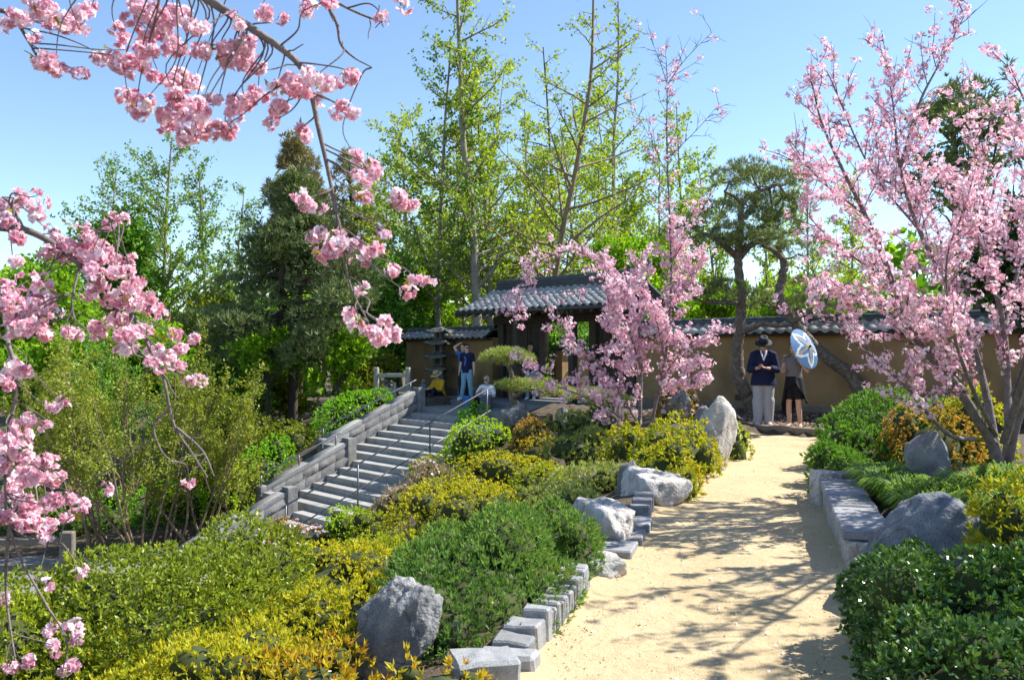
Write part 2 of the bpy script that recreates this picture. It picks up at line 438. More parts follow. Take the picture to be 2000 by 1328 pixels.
def box(name, mat, parent, c, s, rz=0, bev=.006, **k):
    """box part; c = centre of its base"""
    me = box_mesh(*s, bev=bev, **k)
    if len(me.materials) and me.materials[0] is not MATS[mat]:
        me = me.copy(); me.materials.clear()
    return link(name, me, mat, parent, c, rz)

def tube(pts, rad, sides=6):
    pts = np.asarray(pts, float); m = len(pts)
    rad = np.broadcast_to(np.asarray(rad, float), (m,))
    d = np.gradient(pts, axis=0); d /= np.linalg.norm(d, axis=1)[:, None] + 1e-9
    ref = np.array([0, 0, 1.0]) if abs(d[:, 2]).mean() < .8 else np.array([1.0, 0, 0])
    a = np.cross(d, ref); a /= np.linalg.norm(a, axis=1)[:, None] + 1e-9
    b = np.cross(d, a)
    th = np.arange(sides) * 2 * np.pi / sides
    V = pts[:, None] + rad[:, None, None] * (np.cos(th)[None, :, None] * a[:, None] + np.sin(th)[None, :, None] * b[:, None])
    V = V.reshape(-1, 3)
    i = np.arange(m - 1)[:, None] * sides; j = np.arange(sides)[None]; j2 = (j + 1) % sides
    F = np.stack([i + j, i + j2, i + sides + j2, i + sides + j], -1).reshape(-1, 4)
    return V, F

def tube_obj(name, pts, rad, mat, parent, sides=8, caps=True):
    a = Acc(); pts = np.asarray(pts, float); rad = np.broadcast_to(np.asarray(rad, float), (len(pts),)).copy()
    if caps:
        e = 1e-3
        d0 = pts[0] - pts[1]; d0 /= np.linalg.norm(d0); d1 = pts[-1] - pts[-2]; d1 /= np.linalg.norm(d1)
        pts = np.vstack([pts[0] + d0 * e, pts, pts[-1] + d1 * e]); rad = np.r_[1e-4, rad, 1e-4]
    a.add(*tube(pts, rad, sides))
    return link(name, a.mesh(name), mat, parent)

def spline(pts, n=8):
    pts = np.asarray(pts, float)
    q = np.vstack([2 * pts[0] - pts[1], pts, 2 * pts[-1] - pts[-2]])
    out = []
    for i in range(len(pts) - 1):
        t = np.linspace(0, 1, n, endpoint=False)[:, None]
        a, b, c, d = q[i], q[i + 1], q[i + 2], q[i + 3]
        out.append(.5 * (2 * b + (c - a) * t + (2 * a - 5 * b + 4 * c - d) * t ** 2 + (3 * b - a - 3 * c + d) * t ** 3))
    return np.vstack(out + [pts[-1:]])

# ------------------------------------------------------------------ ground
def _grid(xs, ys, zf, name):
    X, Y = np.meshgrid(xs, ys)
    Z = zf(X, Y)
    V = np.stack([X, Y, Z], -1).reshape(-1, 3)
    nx = len(xs); i = np.arange(len(ys) - 1)[:, None] * nx; j = np.arange(nx - 1)[None]
    F = np.stack([i + j, i + j + 1, i + nx + j + 1, i + nx + j], -1).reshape(-1, 4)
    return npmesh(name, V, F)
_far = np.array([40, 55, 80, 130, 220, 400, 800])
_gx = np.r_[-_far[::-1], np.arange(-30, -14, 1.0), np.arange(-14, 12, .24), np.arange(12, 30, 1.0), _far]
_gy = np.r_[-_far[::-1][2:], np.arange(-20, -2, 1.0), np.arange(-2, 31, .24), np.arange(31, 50, 1.5), np.array([55, 80, 130, 220, 400, 800])]
def _gz(X, Y):
    z = np.empty_like(X)
    for i in range(X.shape[0]): z[i] = terr(X[i], Y[i])
    return z + .02 * np.sin(X * 3.1 + Y) * np.sin(Y * 2.3 - X * .7) * (z < -.1)
tag(link('ground', _grid(_gx, _gy, _gz, 'ground'), 'soil'), 'dark soil of the garden beds and slopes', 'ground', kind='structure')

def _pathmesh():
    ys = np.arange(-5.5, 17.6, .08); ts = np.linspace(-.06, 1.06, 34)
    Y, T = np.meshgrid(ys, ts, indexing='ij')
    X = xL(Y) + T * (xR(Y) - xL(Y))
    Z = np.zeros_like(X)
    for i in range(X.shape[0]):
        for j in range(X.shape[1]):
            q = Vector((X[i, j], Y[i, j], 0))
            Z[i, j] = .016 * noise.noise(q * 1.3) + .011 * noise.noise(q * 4.2) + .005 * noise.noise(q * 11)
    e = np.abs(T - .5) * 2
    Z += .02 * np.clip(e - .8, 0, 1) / .2 - .004
    V = np.stack([X, Y, Z], -1).reshape(-1, 3); nx = len(ts)
    i = np.arange(len(ys) - 1)[:, None] * nx; j = np.arange(nx - 1)[None]
    F = np.stack([i + j, i + j + 1, i + nx + j + 1, i + nx + j], -1).reshape(-1, 4)
    return npmesh('path', V, F)
tag(link('path', _pathmesh(), 'sand_path'), 'pale sandy gravel path curving up to the terrace', 'path', kind='structure')

# loose grains and chips on the path, uncountable
def scatter(name, mat, label, cat, pts, smin, smax, seed, flat=.5, tilt=.3):
    r = np.random.default_rng(seed); a = Acc()
    base = np.array([[-1, -1, 0], [1, -1, 0], [1, 1, 0], [-1, 1, 0], [-.7, -.6, 1], [.6, -.7, 1], [.7, .7, 1], [-.6, .6, 1]], float)
    q = np.array([[4, 5, 6, 7], [0, 1, 5, 4], [1, 2, 6, 5], [2, 3, 7, 6], [3, 0, 4, 7]])
    n = len(pts); th = r.uniform(0, 6.28, n); s = r.uniform(smin, smax, n)
    B = base[None] * np.stack([s * r.uniform(.6, 1.4, n), s, s * flat], -1)[:, None]
    B = B + r.normal(0, 1, B.shape) * (s * .18)[:, None, None]
    c, sn = np.cos(th)[:, None], np.sin(th)[:, None]
    V = np.stack([B[..., 0] * c - B[..., 1] * sn, B[..., 0] * sn + B[..., 1] * c, B[..., 2]], -1) + pts[:, None]
    V[..., 2] += tilt * B[..., 0]
    F = (q[None] + (np.arange(n) * 8)[:, None, None]).reshape(-1, 4)
    o = link(name, npmesh(name, V.reshape(-1, 3), F, smooth=False), mat)
    return tag(o, label, cat, kind='stuff')
_r = np.random.default_rng(3)
_gp = []
for _ in range(2600):
    y = 3.4 + 13 * _r.random() ** 1.7
    t = _r.beta(.6, .6)
    _gp.append((float(xL(y) + (.02 + .96 * t) * (xR(y) - xL(y))), y, 0.0))
scatter('gravel', 'gravelm', 'loose grit scattered over the sandy path', 'gravel', np.array(_gp), .002, .005, 4, .6)
_mp = []
for _ in range(2200):
    u = 7.2 + 6.5 * _r.random(); n = -3.3 + 3.0 * _r.random()
    q = LN(u, n); _mp.append((q[0], q[1], tz(q[0], q[1]) + .012))
scatter('bark_chips', 'chip', 'brown bark chips under the trees by the garden wall', 'mulch', np.array(_mp), .012, .035, 5, .3, .5)
_gb = []
for _ in range(700):
    y = 3.6 + 9 * _r.random() ** 1.6; side = _r.random()
    x = float(xL(y)) + abs(_r.normal(0, .16)) if side < .6 else float(xR(y)) - abs(_r.normal(0, .12))
    _gb.append((x, y, .004))
scatter('dry_debris', 'chip', 'brown leaf crumbs gathered along the path edges', 'litter', np.array(_gb), .002, .006, 6, .3, .5)

_pp = []
for _ in range(260):
    y = 4.2 + 8 * _r.random(); t = _r.beta(1.4, .8)
    _pp.append((float(xL(y) + (.03 + .94 * t) * (xR(y) - xL(y))), y, .006))
scatter('fallen_petals', 'petal_fallen', 'pale petals fallen on the sandy path', 'petals', np.array(_pp), .005, .009, 8, .15, .3)
# terrace, landing, lower court
def slab(name, mat, u0, u1, n0, n1, z, th, label, kind='structure'):
    c = LN((u0 + u1) / 2, (n0 + n1) / 2, z - th)
    o = box(name, mat, None, c, (u1 - u0, n1 - n0, th), RZU, bev=.01)
    return tag(o, label, None, kind=kind)
slab('terrace', 'paving', -4.2, 9.0, WALL_N + .1, -1.3, .15, .4, 'grey paved terrace in front of the gate')
slab('landing', 'slab', -3.2, 4.05, -1.298, -.002, 0, .4, 'grey landing at the head of the steps')
for i, (a, b) in enumerate(((9.7, 10.7), (10.704, 11.7), (11.704, 12.9))):
    o = slab('terrace_kerb', 'plinth', a, b, -.32, -.1, .155, .35, 'low stone kerb ending the sandy path', 'structure')
tag(box('lower_court', 'paving', None, (-9.2, 16.6, -3.16), (7.5, 6.4, .2), 0, bev=.01), 'grey paving at the foot of the steps', None, kind='structure')

# ------------------------------------------------------------------ flight of steps
stair = thing('garden_staircase', 'broad grey concrete garden steps climbing to the terrace', 'staircase', LN(2, 0, 0))
SO = np.array(stair.location)
def uleft(k): return 0.0 if k < 8 else (1.0 if k < 14 else 2.0)
for k in range(1, 21):
    a = uleft(k) + .003; b = 4.05
    c = LN((a + b) / 2, (k - .5) * TR - .012, -RI * k - .30) - SO
    box('step', 'concrete', stair, c, (b - a, TR + .022, .30), RZU, bev=.007)

def facing_mesh(w, h, d, seed):
    """rock-faced granite block: width w (x), height h (z), rough face on -y"""
    nx, nz = max(3, int(w / .07)), 4
    xs = np.linspace(-w / 2, w / 2, nx); zs = np.linspace(0, h, nz)
    X, Z = np.meshgrid(xs, zs)
    Y = np.zeros_like(X)
    for i in range(nz):
        for j in range(nx):
            e = min(1, min(j, nx - 1 - j)) * min(1, min(i, nz - 1 - i))
            Y[i, j] = -(.012 + .05 * abs(noise.noise(Vector((X[i, j] * 5 + seed * 7, Z[i, j] * 7, seed)))) * 1.6) * e
    V = np.stack([X, Y, Z], -1).reshape(-1, 3)
    i = np.arange(nz - 1)[:, None] * nx; j = np.arange(nx - 1)[None]
    F = np.stack([i + j, i + j + 1, i + nx + j + 1, i + nx + j], -1).reshape(-1, 4)
    n = len(V)
    B = np.array([[-w / 2, 0, 0], [w / 2, 0, 0], [w / 2, 0, h], [-w / 2, 0, h], [-w / 2, d, 0], [w / 2, d, 0], [w / 2, d, h], [-w / 2, d, h]])
    F2 = np.array([[0, 4, 5, 1], [1, 5, 6, 2], [2, 6, 7, 3], [3, 7, 4, 0], [5, 4, 7, 6]]) + n
    return np.vstack([V, B]), np.vstack([F, F2])

def stair_wall(u, k0, k1, label, seed, ret=None):
    """sloping granite side wall; its rough face looks towards +u (over the steps)"""
    base = LN(u, k0 * TR, -RI * k0)
    t = thing('granite_stair_wall', label, 'stone wall', base, RZU, 'granite walls stepping down beside the stairs')
    r = random.Random(seed)
    sl = -RI / TR
    L = (k1 - k0) * TR
    def sheared(w, h, d, s0, zoff, mat, name, sd, flat=False):
        # block spanning s0..s0+w along the slope; local frame: x = u, y = -n
        V, F = facing_mesh(w, h, d, sd)
        if flat: V[:, 1] = np.where(V[:, 1] < 0, V[:, 1] * .25, V[:, 1])
        s = s0 + w / 2 + V[:, 0]
        W_ = np.stack([-V[:, 1], -s, V[:, 2] + zoff + sl * s], -1)
        link(name, npmesh(name, W_, F, smooth=False), mat, t)
    g = .006
    s = .13
    ci = 0
    while s < L - .1:
        w = min(r.uniform(.75, 1.15), L - s); sheared(w - g, .125, .33, s, .425, 'granite_cut', 'coping', seed + ci, True); s += w; ci += 1
    for row, (zo, h) in enumerate(((.205, .215), (-.03, .23), (-.27, .235))):
        s = .13 if row % 2 == 0 else .05
        while s < L - .12:
            w = min(r.uniform(.32, .62), L - s)
            sheared(w - g, h - g, .27, s, zo, 'granite', 'stone', seed + ci * 3 + row); s += w; ci += 1
    pm = box('pillar', 'granite', t, (-.10, 0, -.28), (.30, .26, .86), 0, bev=.012, rough=.012, seed=seed, cuts=2)
    # solid backing behind the facing blocks
    V = np.array([[-.26, 0, .40], [-.05, 0, .40], [-.05, -L, .40 + sl * L], [-.26, -L, .40 + sl * L], [-.26, 0, -.9], [-.05, 0, -.9], [-.05, -L, -.9 + sl * L], [-.26, -L, -.9 + sl * L]])
    F = np.array([[0, 3, 2, 1], [0, 1, 5, 4], [1, 2, 6, 5], [2, 3, 7, 6], [3, 0, 4, 7]])
    link('mortar', npmesh('mortar', V, F, smooth=False), 'plinth', t)
    if ret:
        box('return_block', 'granite_cut', t, (ret / 2 + .04, -L + .14, sl * L - .3), (ret - .02, .26, .78), 0, bev=.01)
    return t
stair_wall(0.0, 0, 8.7, 'rough granite stair wall beside the clipped hedge, reaching the landing', 11, .70)
stair_wall(1.0, 8, 14.7, 'rough granite stair wall in the middle of the flight', 23, .70)
stair_wall(2.0, 14, 21, 'rough granite stair wall sinking behind the shrubs at the foot', 37)

def handrail(label, u, k0, k1, h, posts, base_h, lower=None, tail=True):
    base = LN(u, k0 * TR, -RI * k0 + base_h)
    t = thing('handrail', label, 'handrail', base, 0, 'steel handrails of the garden steps')
    b = np.array(t.location)
    pts = [LN(u, k * TR, -RI * k + h) - b for k in (k0, k1)]
    if tail:
        d = pts[0] - pts[1]; d /= np.linalg.norm(d)
        pts = [pts[0] + d * .1] + pts
        pts = pts + [pts[-1] - np.array([0, 0, .10])]
    tube_obj('rail', pts, .021, 'rail', t, 8)
    if lower: tube_obj('lower_rail', [LN(u, k * TR, -RI * k + lower) - b for k in (k0, k1)], .017, 'rail', t, 8)
    for k in posts:
        p0 = LN(u, k * TR, -RI * k + base_h) - b; p1 = LN(u, k * TR, -RI * k + h) - b
        tube_obj('post', [p0, p1], .02, 'rail', t, 8)
handrail('grey steel handrail on the granite wall beside the clipped hedge', -.2, .3, 8.6, .80, (.6, 4.5, 8.3), .50)
handrail('grey steel handrail on the granite wall in the middle of the flight', .8, 8.6, 14.6, .80, (8.9, 11.7, 14.4), .50)
handrail('long grey steel handrail standing on the steps beside the yellow-green shrubs', 3.65, 1.5, 17, .92, (1.8, 6.7, 12.1, 16.8), -.05, .34)

# ------------------------------------------------------------------ roof tiles
def tile_mesh(w, l, amp=.032, th=.02, nx=8):
    x = np.linspace(0, w * 1.06, nx + 1)
    z = amp * np.sin(2 * np.pi * x / w - .6)
    V = []; F = []
    for y, dz in ((0, .0), (-l * 1.12, -.0)):
        for j in range(nx + 1): V.append((x[j], y, z[j] + dz))
    for j in range(nx + 1): V.append((x[j], -l * 1.12, z[j] - th))
    for j in range(nx + 1): V.append((x[j], 0, z[j] - th))
    n = nx + 1
    for j in range(nx):
        F.append((j, n + j, n + j + 1, j + 1)); F.append((n + j, 2 * n + j, 2 * n + j + 1, n + j + 1)); F.append((2 * n + j, 3 * n + j, 3 * n + j + 1, 2 * n + j + 1))
    return npmesh('roof_tile', np.array(V), np.array(F), smooth=False)

def lay_tiles(parent, me, w, l, u0, u1, prof, rows, rnd, mat='tile'):
    """courses of tiles down a slope; prof(t) -> (run, z) with t 0 ridge .. 1 eave; local frame x = u, y = -n"""
    me.materials.append(MATS[mat])
    cols = int((u1 - u0) / w)
    for i in range(rows):
        a, b = prof(i / rows), prof((i + 1) / rows)
        pit = math.atan2(a[1] - b[1], b[0] - a[0])
        for j in range(cols):
            o = link('roof_tile', me, None, parent)
            o.location = (u0 + j * w, -a[0] + rnd.uniform(-.006, .006), a[1] + .045 + rnd.uniform(-.004, .004))
            o.rotation_euler = (pit - .06 + rnd.uniform(-.02, .02), rnd.uniform(-.015, .015), rnd.uniform(-.02, .02))

def ridge(parent, u0, u1, z, layers, depth, rnd):
    h = .055
    for i in range(layers):
        dd = depth - i * .035
        box('ridge_course', 'tile_dark', parent, ((u0 + u1) / 2, 0, z + i * h), (u1 - u0 + .02 * (layers - i), dd, h - .008), 0, bev=.008)
    n = int((u1 - u0) / .3); w = (u1 - u0) / n
    key = 'cap%.3f' % w
    if key not in _BOX:
        V = []; F = []
        for x in (0, w * 1.02):
            for k in range(7):
                a = math.pi * k / 6; V.append((x, .085 * math.cos(a), .075 * math.sin(a)))
        for x in (w * .9, w * 1.03):
            for k in range(7):
                a = math.pi * k / 6; V.append((x, .098 * math.cos(a), .09 * math.sin(a)))
        for s in (0, 14):
            for k in range(6): F.append((s + k, s + 7 + k, s + 8 + k, s + k + 1))
        me = npmesh('ridge_cap', np.array(V), np.array(F)); me.materials.append(MATS['tile_dark']); _BOX[key] = me
    for i in range(n):
        link('ridge_cap', _BOX[key], None, parent, (u0 + i * w, rnd.uniform(-.004, .004), z + layers * h - .006))

def garden_wall(u0, u1, label, seed, vent=None):
    t = thing('garden_wall', label, 'wall', LN(0, WALL_N, 0), RZU, 'tile-capped ochre garden walls')
    rnd = random.Random(seed)
    box('wall_body', 'plaster', t, ((u0 + u1) / 2, 0, .30), (u1 - u0, .30, 1.78), 0, bev=.01)
    box('plinth', 'plinth', t, ((u0 + u1) / 2, 0, -.25), (u1 - u0 - .01, .36, .62), 0, bev=.01)
    box('eave_board', 'wood_dark', t, ((u0 + u1) / 2, 0, 2.0), (u1 - u0 - .006, .84, .05), 0, bev=.006)
    # sloping bed beneath the tiles
    zr, ze, run = 2.33, 2.05, .52
    V = np.array([[u0, -run + .03, ze], [u1, -run + .03, ze], [u1, 0, zr], [u0, 0, zr], [u0, run, ze], [u1, run, ze]])
    link('roof_bed', npmesh('roof_bed', V, np.array([[0, 1, 2, 3], [3, 2, 5, 4], [0, 4, 5, 1]]), smooth=False), 'tile_dark', t)
    lay_tiles(t, tile_mesh(.27, run / 2 * 1.15, .03), .27, .3, u0, u1, lambda q: (run * q, zr + (ze - zr) * q), 2, rnd)
    ridge(t, u0, u1, zr - .03, 2, .24, rnd)
    for uu in np.arange(u0 + .1, u1, .27):
        pass
    if vent: box('vent', 'wood_dark', t, (vent, -.152, .42), (.42, .06, .15), 0, bev=.004)
    return t
garden_wall(-5.2, -.55, 'ochre plaster wall capped with dark tiles behind the stone lantern', 5)
garden_wall(5.3, 17.0, 'long ochre plaster wall capped with grey tiles behind the leaning pines', 6, vent=8.62)
# inner courtyard wall seen through the gate
t = thing('courtyard_wall', 'sunlit ochre courtyard wall seen through the gate opening', 'wall', LN(1.55, WALL_N - .9, 0), RZU)
box('wall_body', 'plaster', t, (-.15, 4.0, -.1), (.3, 8.0, 1.75), 0, bev=.01)
box('coping', 'tile_dark', t, (-.15, 4.0, 1.65), (.62, 8.1, .10), 0, bev=.02)

# ------------------------------------------------------------------ gatehouse
gate = thing('gatehouse', 'dark timber gate with a broad grey tiled roof behind the cherry', 'gate', LN(0, WALL_N, 0), RZU)
rnd = random.Random(9)
g0, g1 = -.62, 5.55
def gprof(q):
    return (1.62 * q, 3.60 - .74 * q - .055 * math.sin(math.pi * q))
lay_tiles(gate, tile_mesh(.275, .225, .034), .275, .225, g0, g1 - .05, gprof, 8, rnd)
V = []; F = []
for s in (-1, 1):
    b0 = len(V)
    for i in range(7):
        rr, zz = gprof(i / 6)
        for uu in (g0, g1):
            V += [(uu, s * rr, zz), (uu, s * rr, zz - .09)]
    for i in range(6):
        a = b0 + i * 4; b = a + 4
        F += [(a, b, b + 2, a + 2), (a + 1, a + 3, b + 3, b + 1), (a, a + 1, b + 1, b), (a + 2, b + 2, b + 3, a + 3)]
    e = b0 + 24; F.append((e, e + 1, e + 3, e + 2))
link('roof_deck', npmesh('roof_deck', np.array(V), np.array(F), smooth=False), 'tile_dark', gate)
ridge(gate, g0 + .25, g1 - .25, 3.58, 5, .34, rnd)
for uu in np.arange(g0 + .12, g1, .36):
    a, b = gprof(.12), gprof(.985)
    V, F = [], []
    for (rr, zz) in (a, b):
        for dx, dz in ((-.035, -.10), (.035, -.10), (.035, -.19), (-.035, -.19)):
            V.append((uu + dx, -rr, zz + dz))
    F = [(0, 1, 5, 4), (1, 2, 6, 5), (2, 3, 7, 6), (3, 0, 4, 7), (4, 5, 6, 7)]
    link('rafter', npmesh('rafter', np.array(V), np.array(F), smooth=False), 'wood_dark', gate)
for uu in (g0 - .035, g1 + .035):
    V = []
    for i in range(7):
        for s in (-1,):
            rr, zz = gprof(i / 6); V += [(uu - .03, -rr, zz + .03), (uu + .03, -rr, zz + .03), (uu + .03, -rr, zz - .17), (uu - .03, -rr, zz - .17)]
    F = []
    for i in range(6):
        a = i * 4
        for k in range(4): F.append((a + k, a + (k + 1) % 4, a + 4 + (k + 1) % 4, a + 4 + k))
    F.append((24, 25, 26, 27))
    link('bargeboard', npmesh('bargeboard', np.array(V), np.array(F), smooth=False), 'wood_dark', gate)
for uu in (-.2, 1.42, 3.68, 5.1):
    box('post', 'wood_dark', gate, (uu, 0, .1), (.26, .26, 2.75), 0, bev=.012)
for uu in (1.42, 3.68):
    box('front_post', 'wood_dark', gate, (uu, -.95, .1), (.2, .2, 2.62), 0, bev=.012)
    box('bracket_beam', 'wood_dark', gate, (uu, -.45, 2.74), (.16, 2.1, .17), 0, bev=.01)
box('header_beam', 'wood_dark', gate, (2.45, -.02, 2.50), (5.9, .30, .24), 0, bev=.012)
box('purlin', 'wood_dark', gate, (2.45, -.95, 2.92), (5.9, .16, .16), 0, bev=.01)
box('top_beam', 'wood_dark', gate, (2.45, .02, 2.86), (5.9, .22, .3), 0, bev=.01)
box('threshold', 'granite_cut', gate, (2.55, 0, .13), (1.98, .3, .08), 0, bev=.01)
for a, b in ((-.07, 1.29), (3.81, 4.97)):
    n = 7; w = (b - a) / n
    for i in range(n):
        box('board', 'wood_dark', gate, (a + (i + .5) * w, .02 + .006 * (i % 2), .12), (w - .012, .05, 2.38), 0, bev=.004)

# ------------------------------------------------------------------ stone pagoda lantern
def sq_roof(w, h, lift):
    V = []; n = 9
    prof = [(1.0, 0), (.82, .16), (.6, .36), (.4, .62), (.22, 1.0)]
    for f, z in prof:
        for k in range(24):
            s, q = k // 6, (k % 6) / 6 * 2 - 1
            x, y = [(q, -1), (1, q), (-q, 1), (-1, -q)][s]
            c = abs(q) ** 3
            V.append((x * f * w / 2, y * f * w / 2, z * h + lift * c * (f - .22) / .78))
    V += [(v[0] * .97, v[1] * .97, v[2] - .045) for v in V[:24]]
    F = []
    for r in range(4):
        for k in range(24): F.append((r * 24 + k, r * 24 + (k + 1) % 24, r * 24 + 24 + (k + 1) % 24, r * 24 + 24 + k))
    for k in range(24): F.append((120 + (k + 1) % 24, 120 + k, k, (k + 1) % 24)[::-1])
    me = npmesh('roof', np.array(V), np.array(F), smooth=False)
    return me
lp = P(858, 770, 28.6); lp[2] = .15
t = thing('stone_pagoda_lantern', 'tall tiered stone pagoda lantern beside the seated visitor in yellow', 'lantern', lp, RZU + .5)
box('base', 'lantern', t, (0, 0, -.02), (.62, .62, .30), 0, bev=.02)
box('pedestal', 'lantern', t, (0, 0, .28), (.40, .40, .36), 0, bev=.015)
z = .64
for i, (bw, bh, rw) in enumerate(((.40, .22, .80), (.36, .24, .84), (.34, .26, .82), (.26, .20, .78))):
    for sx in (-1, 1):
        for sy in (-1, 1):
            box('tier_post', 'lantern', t, (sx * (bw / 2 - .045), sy * (bw / 2 - .045), z), (.09, .09, bh), 0, bev=.006)
    box('tier_core', 'wood_dark', t, (0, 0, z), (bw * .45, bw * .45, bh), 0, bev=.004)
    box('tier_plate', 'lantern', t, (0, 0, z - .035), (bw + .12, bw + .12, .035), 0, bev=.008)
    link('roof', sq_roof(rw, .17, .07), 'lantern', t, (0, 0, z + bh))
    z += bh + .17
    if i < 3: z += .02
pts = []
for k in range(15):
    pts.append((0, 0, z + k * .045))
tube_obj('spire', np.array(pts), np.array([.055, .09, .055, .06, .035, .06, .032, .055, .03, .05, .028, .045, .03, .04, .015]), 'lantern', t, 10)

# ------------------------------------------------------------------ wooden barrier, balustrade posts
bp = P(735, 760, 26.3); bq = P(797, 760, 26.0)
bp[2] = bq[2] = .12
t = thing('wooden_barrier', 'short weathered timber barrier with two rails above the clipped hedge', 'fence', (bp + bq) / 2, math.atan2(bq[1] - bp[1], bq[0] - bp[0]))
Lb = np.linalg.norm(bq - bp)
for s in (-1, 1):
    box('post', 'wood_grey', t, (s * Lb / 2, 0, -.2), (.14, .14, 1.22), 0, bev=.02)
for z in (.28, .72):
    box('rail', 'wood_grey', t, (0, 0, z), (Lb - .15, .06, .12), 0, bev=.01)
box('picket', 'wood_grey', t, (.12, -.06, -.05), (.08, .045, .62), 0, bev=.01)
for i, (px, py, D, lab) in enumerate(((827, 742, 27.0, 'small grey stone post with rounded cap beside the seated visitor in yellow'), (899, 741, 27.6, 'small grey stone post with rounded cap behind the standing man in jeans'))):
    q = P(px, py, D); q[2] = .14
    t = thing('stone_post', lab, 'post', q, RZU)
    box('shaft', 'granite_cut', t, (0, 0, 0), (.13, .13, .48), 0, bev=.015)
    tube_obj('cap', np.array([(0, 0, .48), (0, 0, .50), (0, 0, .54), (0, 0, .58), (0, 0, .61)]), [.05, .07, .075, .06, .02], 'granite_cut', t, 10)
    box('side_rail', 'granite_cut', t, (.42, 0, .26), (.7, .06, .07), 0, bev=.01)

# timber fence at the foot of the slope
fp = gnd_at(132, 1140); 
t = thing('timber_fence', 'old brown timber fence with one post below the blossom', 'fence', (fp[0], fp[1], fp[2]), .12)
box('post', 'wood_old', t, (0, 0, -.15), (.26, .2, 1.2), 0, bev=.02)
box('rail', 'wood_old', t, (-1.35, 0, .80), (2.5, .09, .13), 0, bev=.012)
box('lower_rail', 'wood_old', t, (-1.35, 0, .28), (2.5, .09, .13), 0, bev=.012)
box('end_post', 'wood_old', t, (-2.6, 0, -.15), (.22, .2, 1.15), 0, bev=.02)

# ------------------------------------------------------------------ boulders
def rock_mesh(seed, sx, sy, sz, planes=18, rough=.05, lean=(0, 0), sub=4, keep=.5, flat=0):
    r = random.Random(seed)
    bm = bmesh.new(); bmesh.ops.create_icosphere(bm, subdivisions=sub, radius=1)
    pl = []
    if flat: pl_flat = (Vector((.12, -.1, 1)).normalized(), flat)
    for _ in range(planes):
        d = Vector((r.gauss(0, 1), r.gauss(0, 1), r.gauss(0, .8) + .15)).normalized()
        pl.append((d, r.uniform(keep, .85)))
    if flat: pl.append(pl_flat)
    for v in bm.verts:
        p = v.co.copy()
        for d, k in pl:
            q = p.dot(d)
            if q > k: p -= d * (q - k) * .93
        n = p.normalized(); s = Vector((seed * 1.3, seed * .7, seed * 2.1))
        p += n * (noise.noise(p * 1.7 + s) * rough * 1.6 + noise.noise(p * 4 + s) * rough + noise.noise(p * 9 + s) * rough * .7 - abs(noise.noise(p * 3.1 - s)) * rough * 1.3 + noise.noise(p * 22 + s) * rough * .35)
        z = max(p.z, -.75)
        v.co = Vector((p.x * sx + lean[0] * (z + .7), p.y * sy + lean[1] * (z + .7), z * sz + .5 * sz))
    for f in bm.faces: f.smooth = True
    me = bmesh_done('boulder', bm)
    return me
def boulder(px, pyb, D, w, h, d, seed, mat, label, rz=0, z=None, lean=(0, 0), group=None, sink=.06, **k):
    q = P(px, pyb, D)
    q[2] = (tz(q[0], q[1]) if z is None else z)
    me = rock_mesh(seed, w / 2 / .86, d / 2 / .86, h / 1.28, lean=lean, **k)
    o = link('boulder', me, mat, None, (q[0], q[1], q[2] - sink), rz)
    return tag(o, label, 'rock', group)
boulder(712, 1290, 4.55, .42, .60, .40, 31, 'granite_dark', 'craggy dark grey boulder beside the green juniper and plant label', .3, z=-.06, lean=(.20, 0), rough=.075, sub=5)
boulder(792, 1320, 4.25, .15, .13, .13, 4, 'granite', 'small grey stone at the foot of the craggy boulder', 1, z=-.08)
boulder(612, 1330, 4.3, .12, .10, .12, 5, 'granite', 'little pale stone half buried among the yellow azalea leaves', .4, z=-.05)
boulder(1180, 1100, 6.35, .40, .20, .50, 6, 'granite_warm', 'low flat grey stone on the path edge next to the juniper', .5, z=0, keep=.5)
boulder(1185, 1050, 7.5, .54, .50, .60, 7, 'granite_warm', 'squarish pale boulder with dwarf pine spilling over it', .25, z=0, keep=.62, planes=10, sub=5, flat=.42)
boulder(1280, 982, 9.35, .72, .50, .60, 8, 'granite_warm', 'broad white-faced boulder at the path edge beside yellow nandina', -.2, z=0, planes=12, keep=.6, sub=5, flat=.42)
boulder(1232, 975, 9.8, .35, .42, .4, 19, 'granite', 'grey wedge of rock leaning against the broad white-faced boulder', .6, z=0)
boulder(1384, 918, 11.9, .62, .92, .46, 41, 'granite_warm', 'tall pale boulder leaning beside the path near the round shrub', .2, z=0, lean=(.14, .1), planes=10, keep=.6, sub=5)
boulder(1412, 885, 13.2, .55, .72, .5, 10, 'granite_warm', 'smooth cream boulder behind the tall leaning one', 1.1, z=0, lean=(-.05, 0), keep=.55)
boulder(1284, 890, 14.0, .50, .32, .34, 12, 'granite', 'pointed grey stone at the foot of the young cherry', .4, z=.0, lean=(.12, 0))
boulder(1782, 1120, 5.55, 1.0, .60, .62, 13, 'granite_blue', 'big rounded blue-grey boulder above the dark boxwood', -.35, z=.08, lean=(.12, 0), planes=11, rough=.045, keep=.6, sub=5)
boulder(1812, 935, 8.6, .56, .62, .45, 14, 'granite', 'upright grey boulder among grass tufts under the large cherry', .3, z=.36)
boulder(1330, 800, 18.3, .7, .85, .5, 15, 'granite_dark', 'dark rounded rock behind the young cherry by the wall', .1, z=.1)
boulder(1372, 812, 17.6, .55, .5, .4, 16, 'granite', 'grey rock with pinkish shrubs in front of the wall', .9, z=.05)
boulder(1005, 835, 20.6, .9, .62, .5, 17, 'granite_dark', 'furrowed grey rock under the clipped garden pine', .2, z=-.2)
boulder(1165, 808, 19.2, .6, .35, .4, 18, 'granite', 'low pale rock among dwarf pines in front of the gate', .2, z=0)
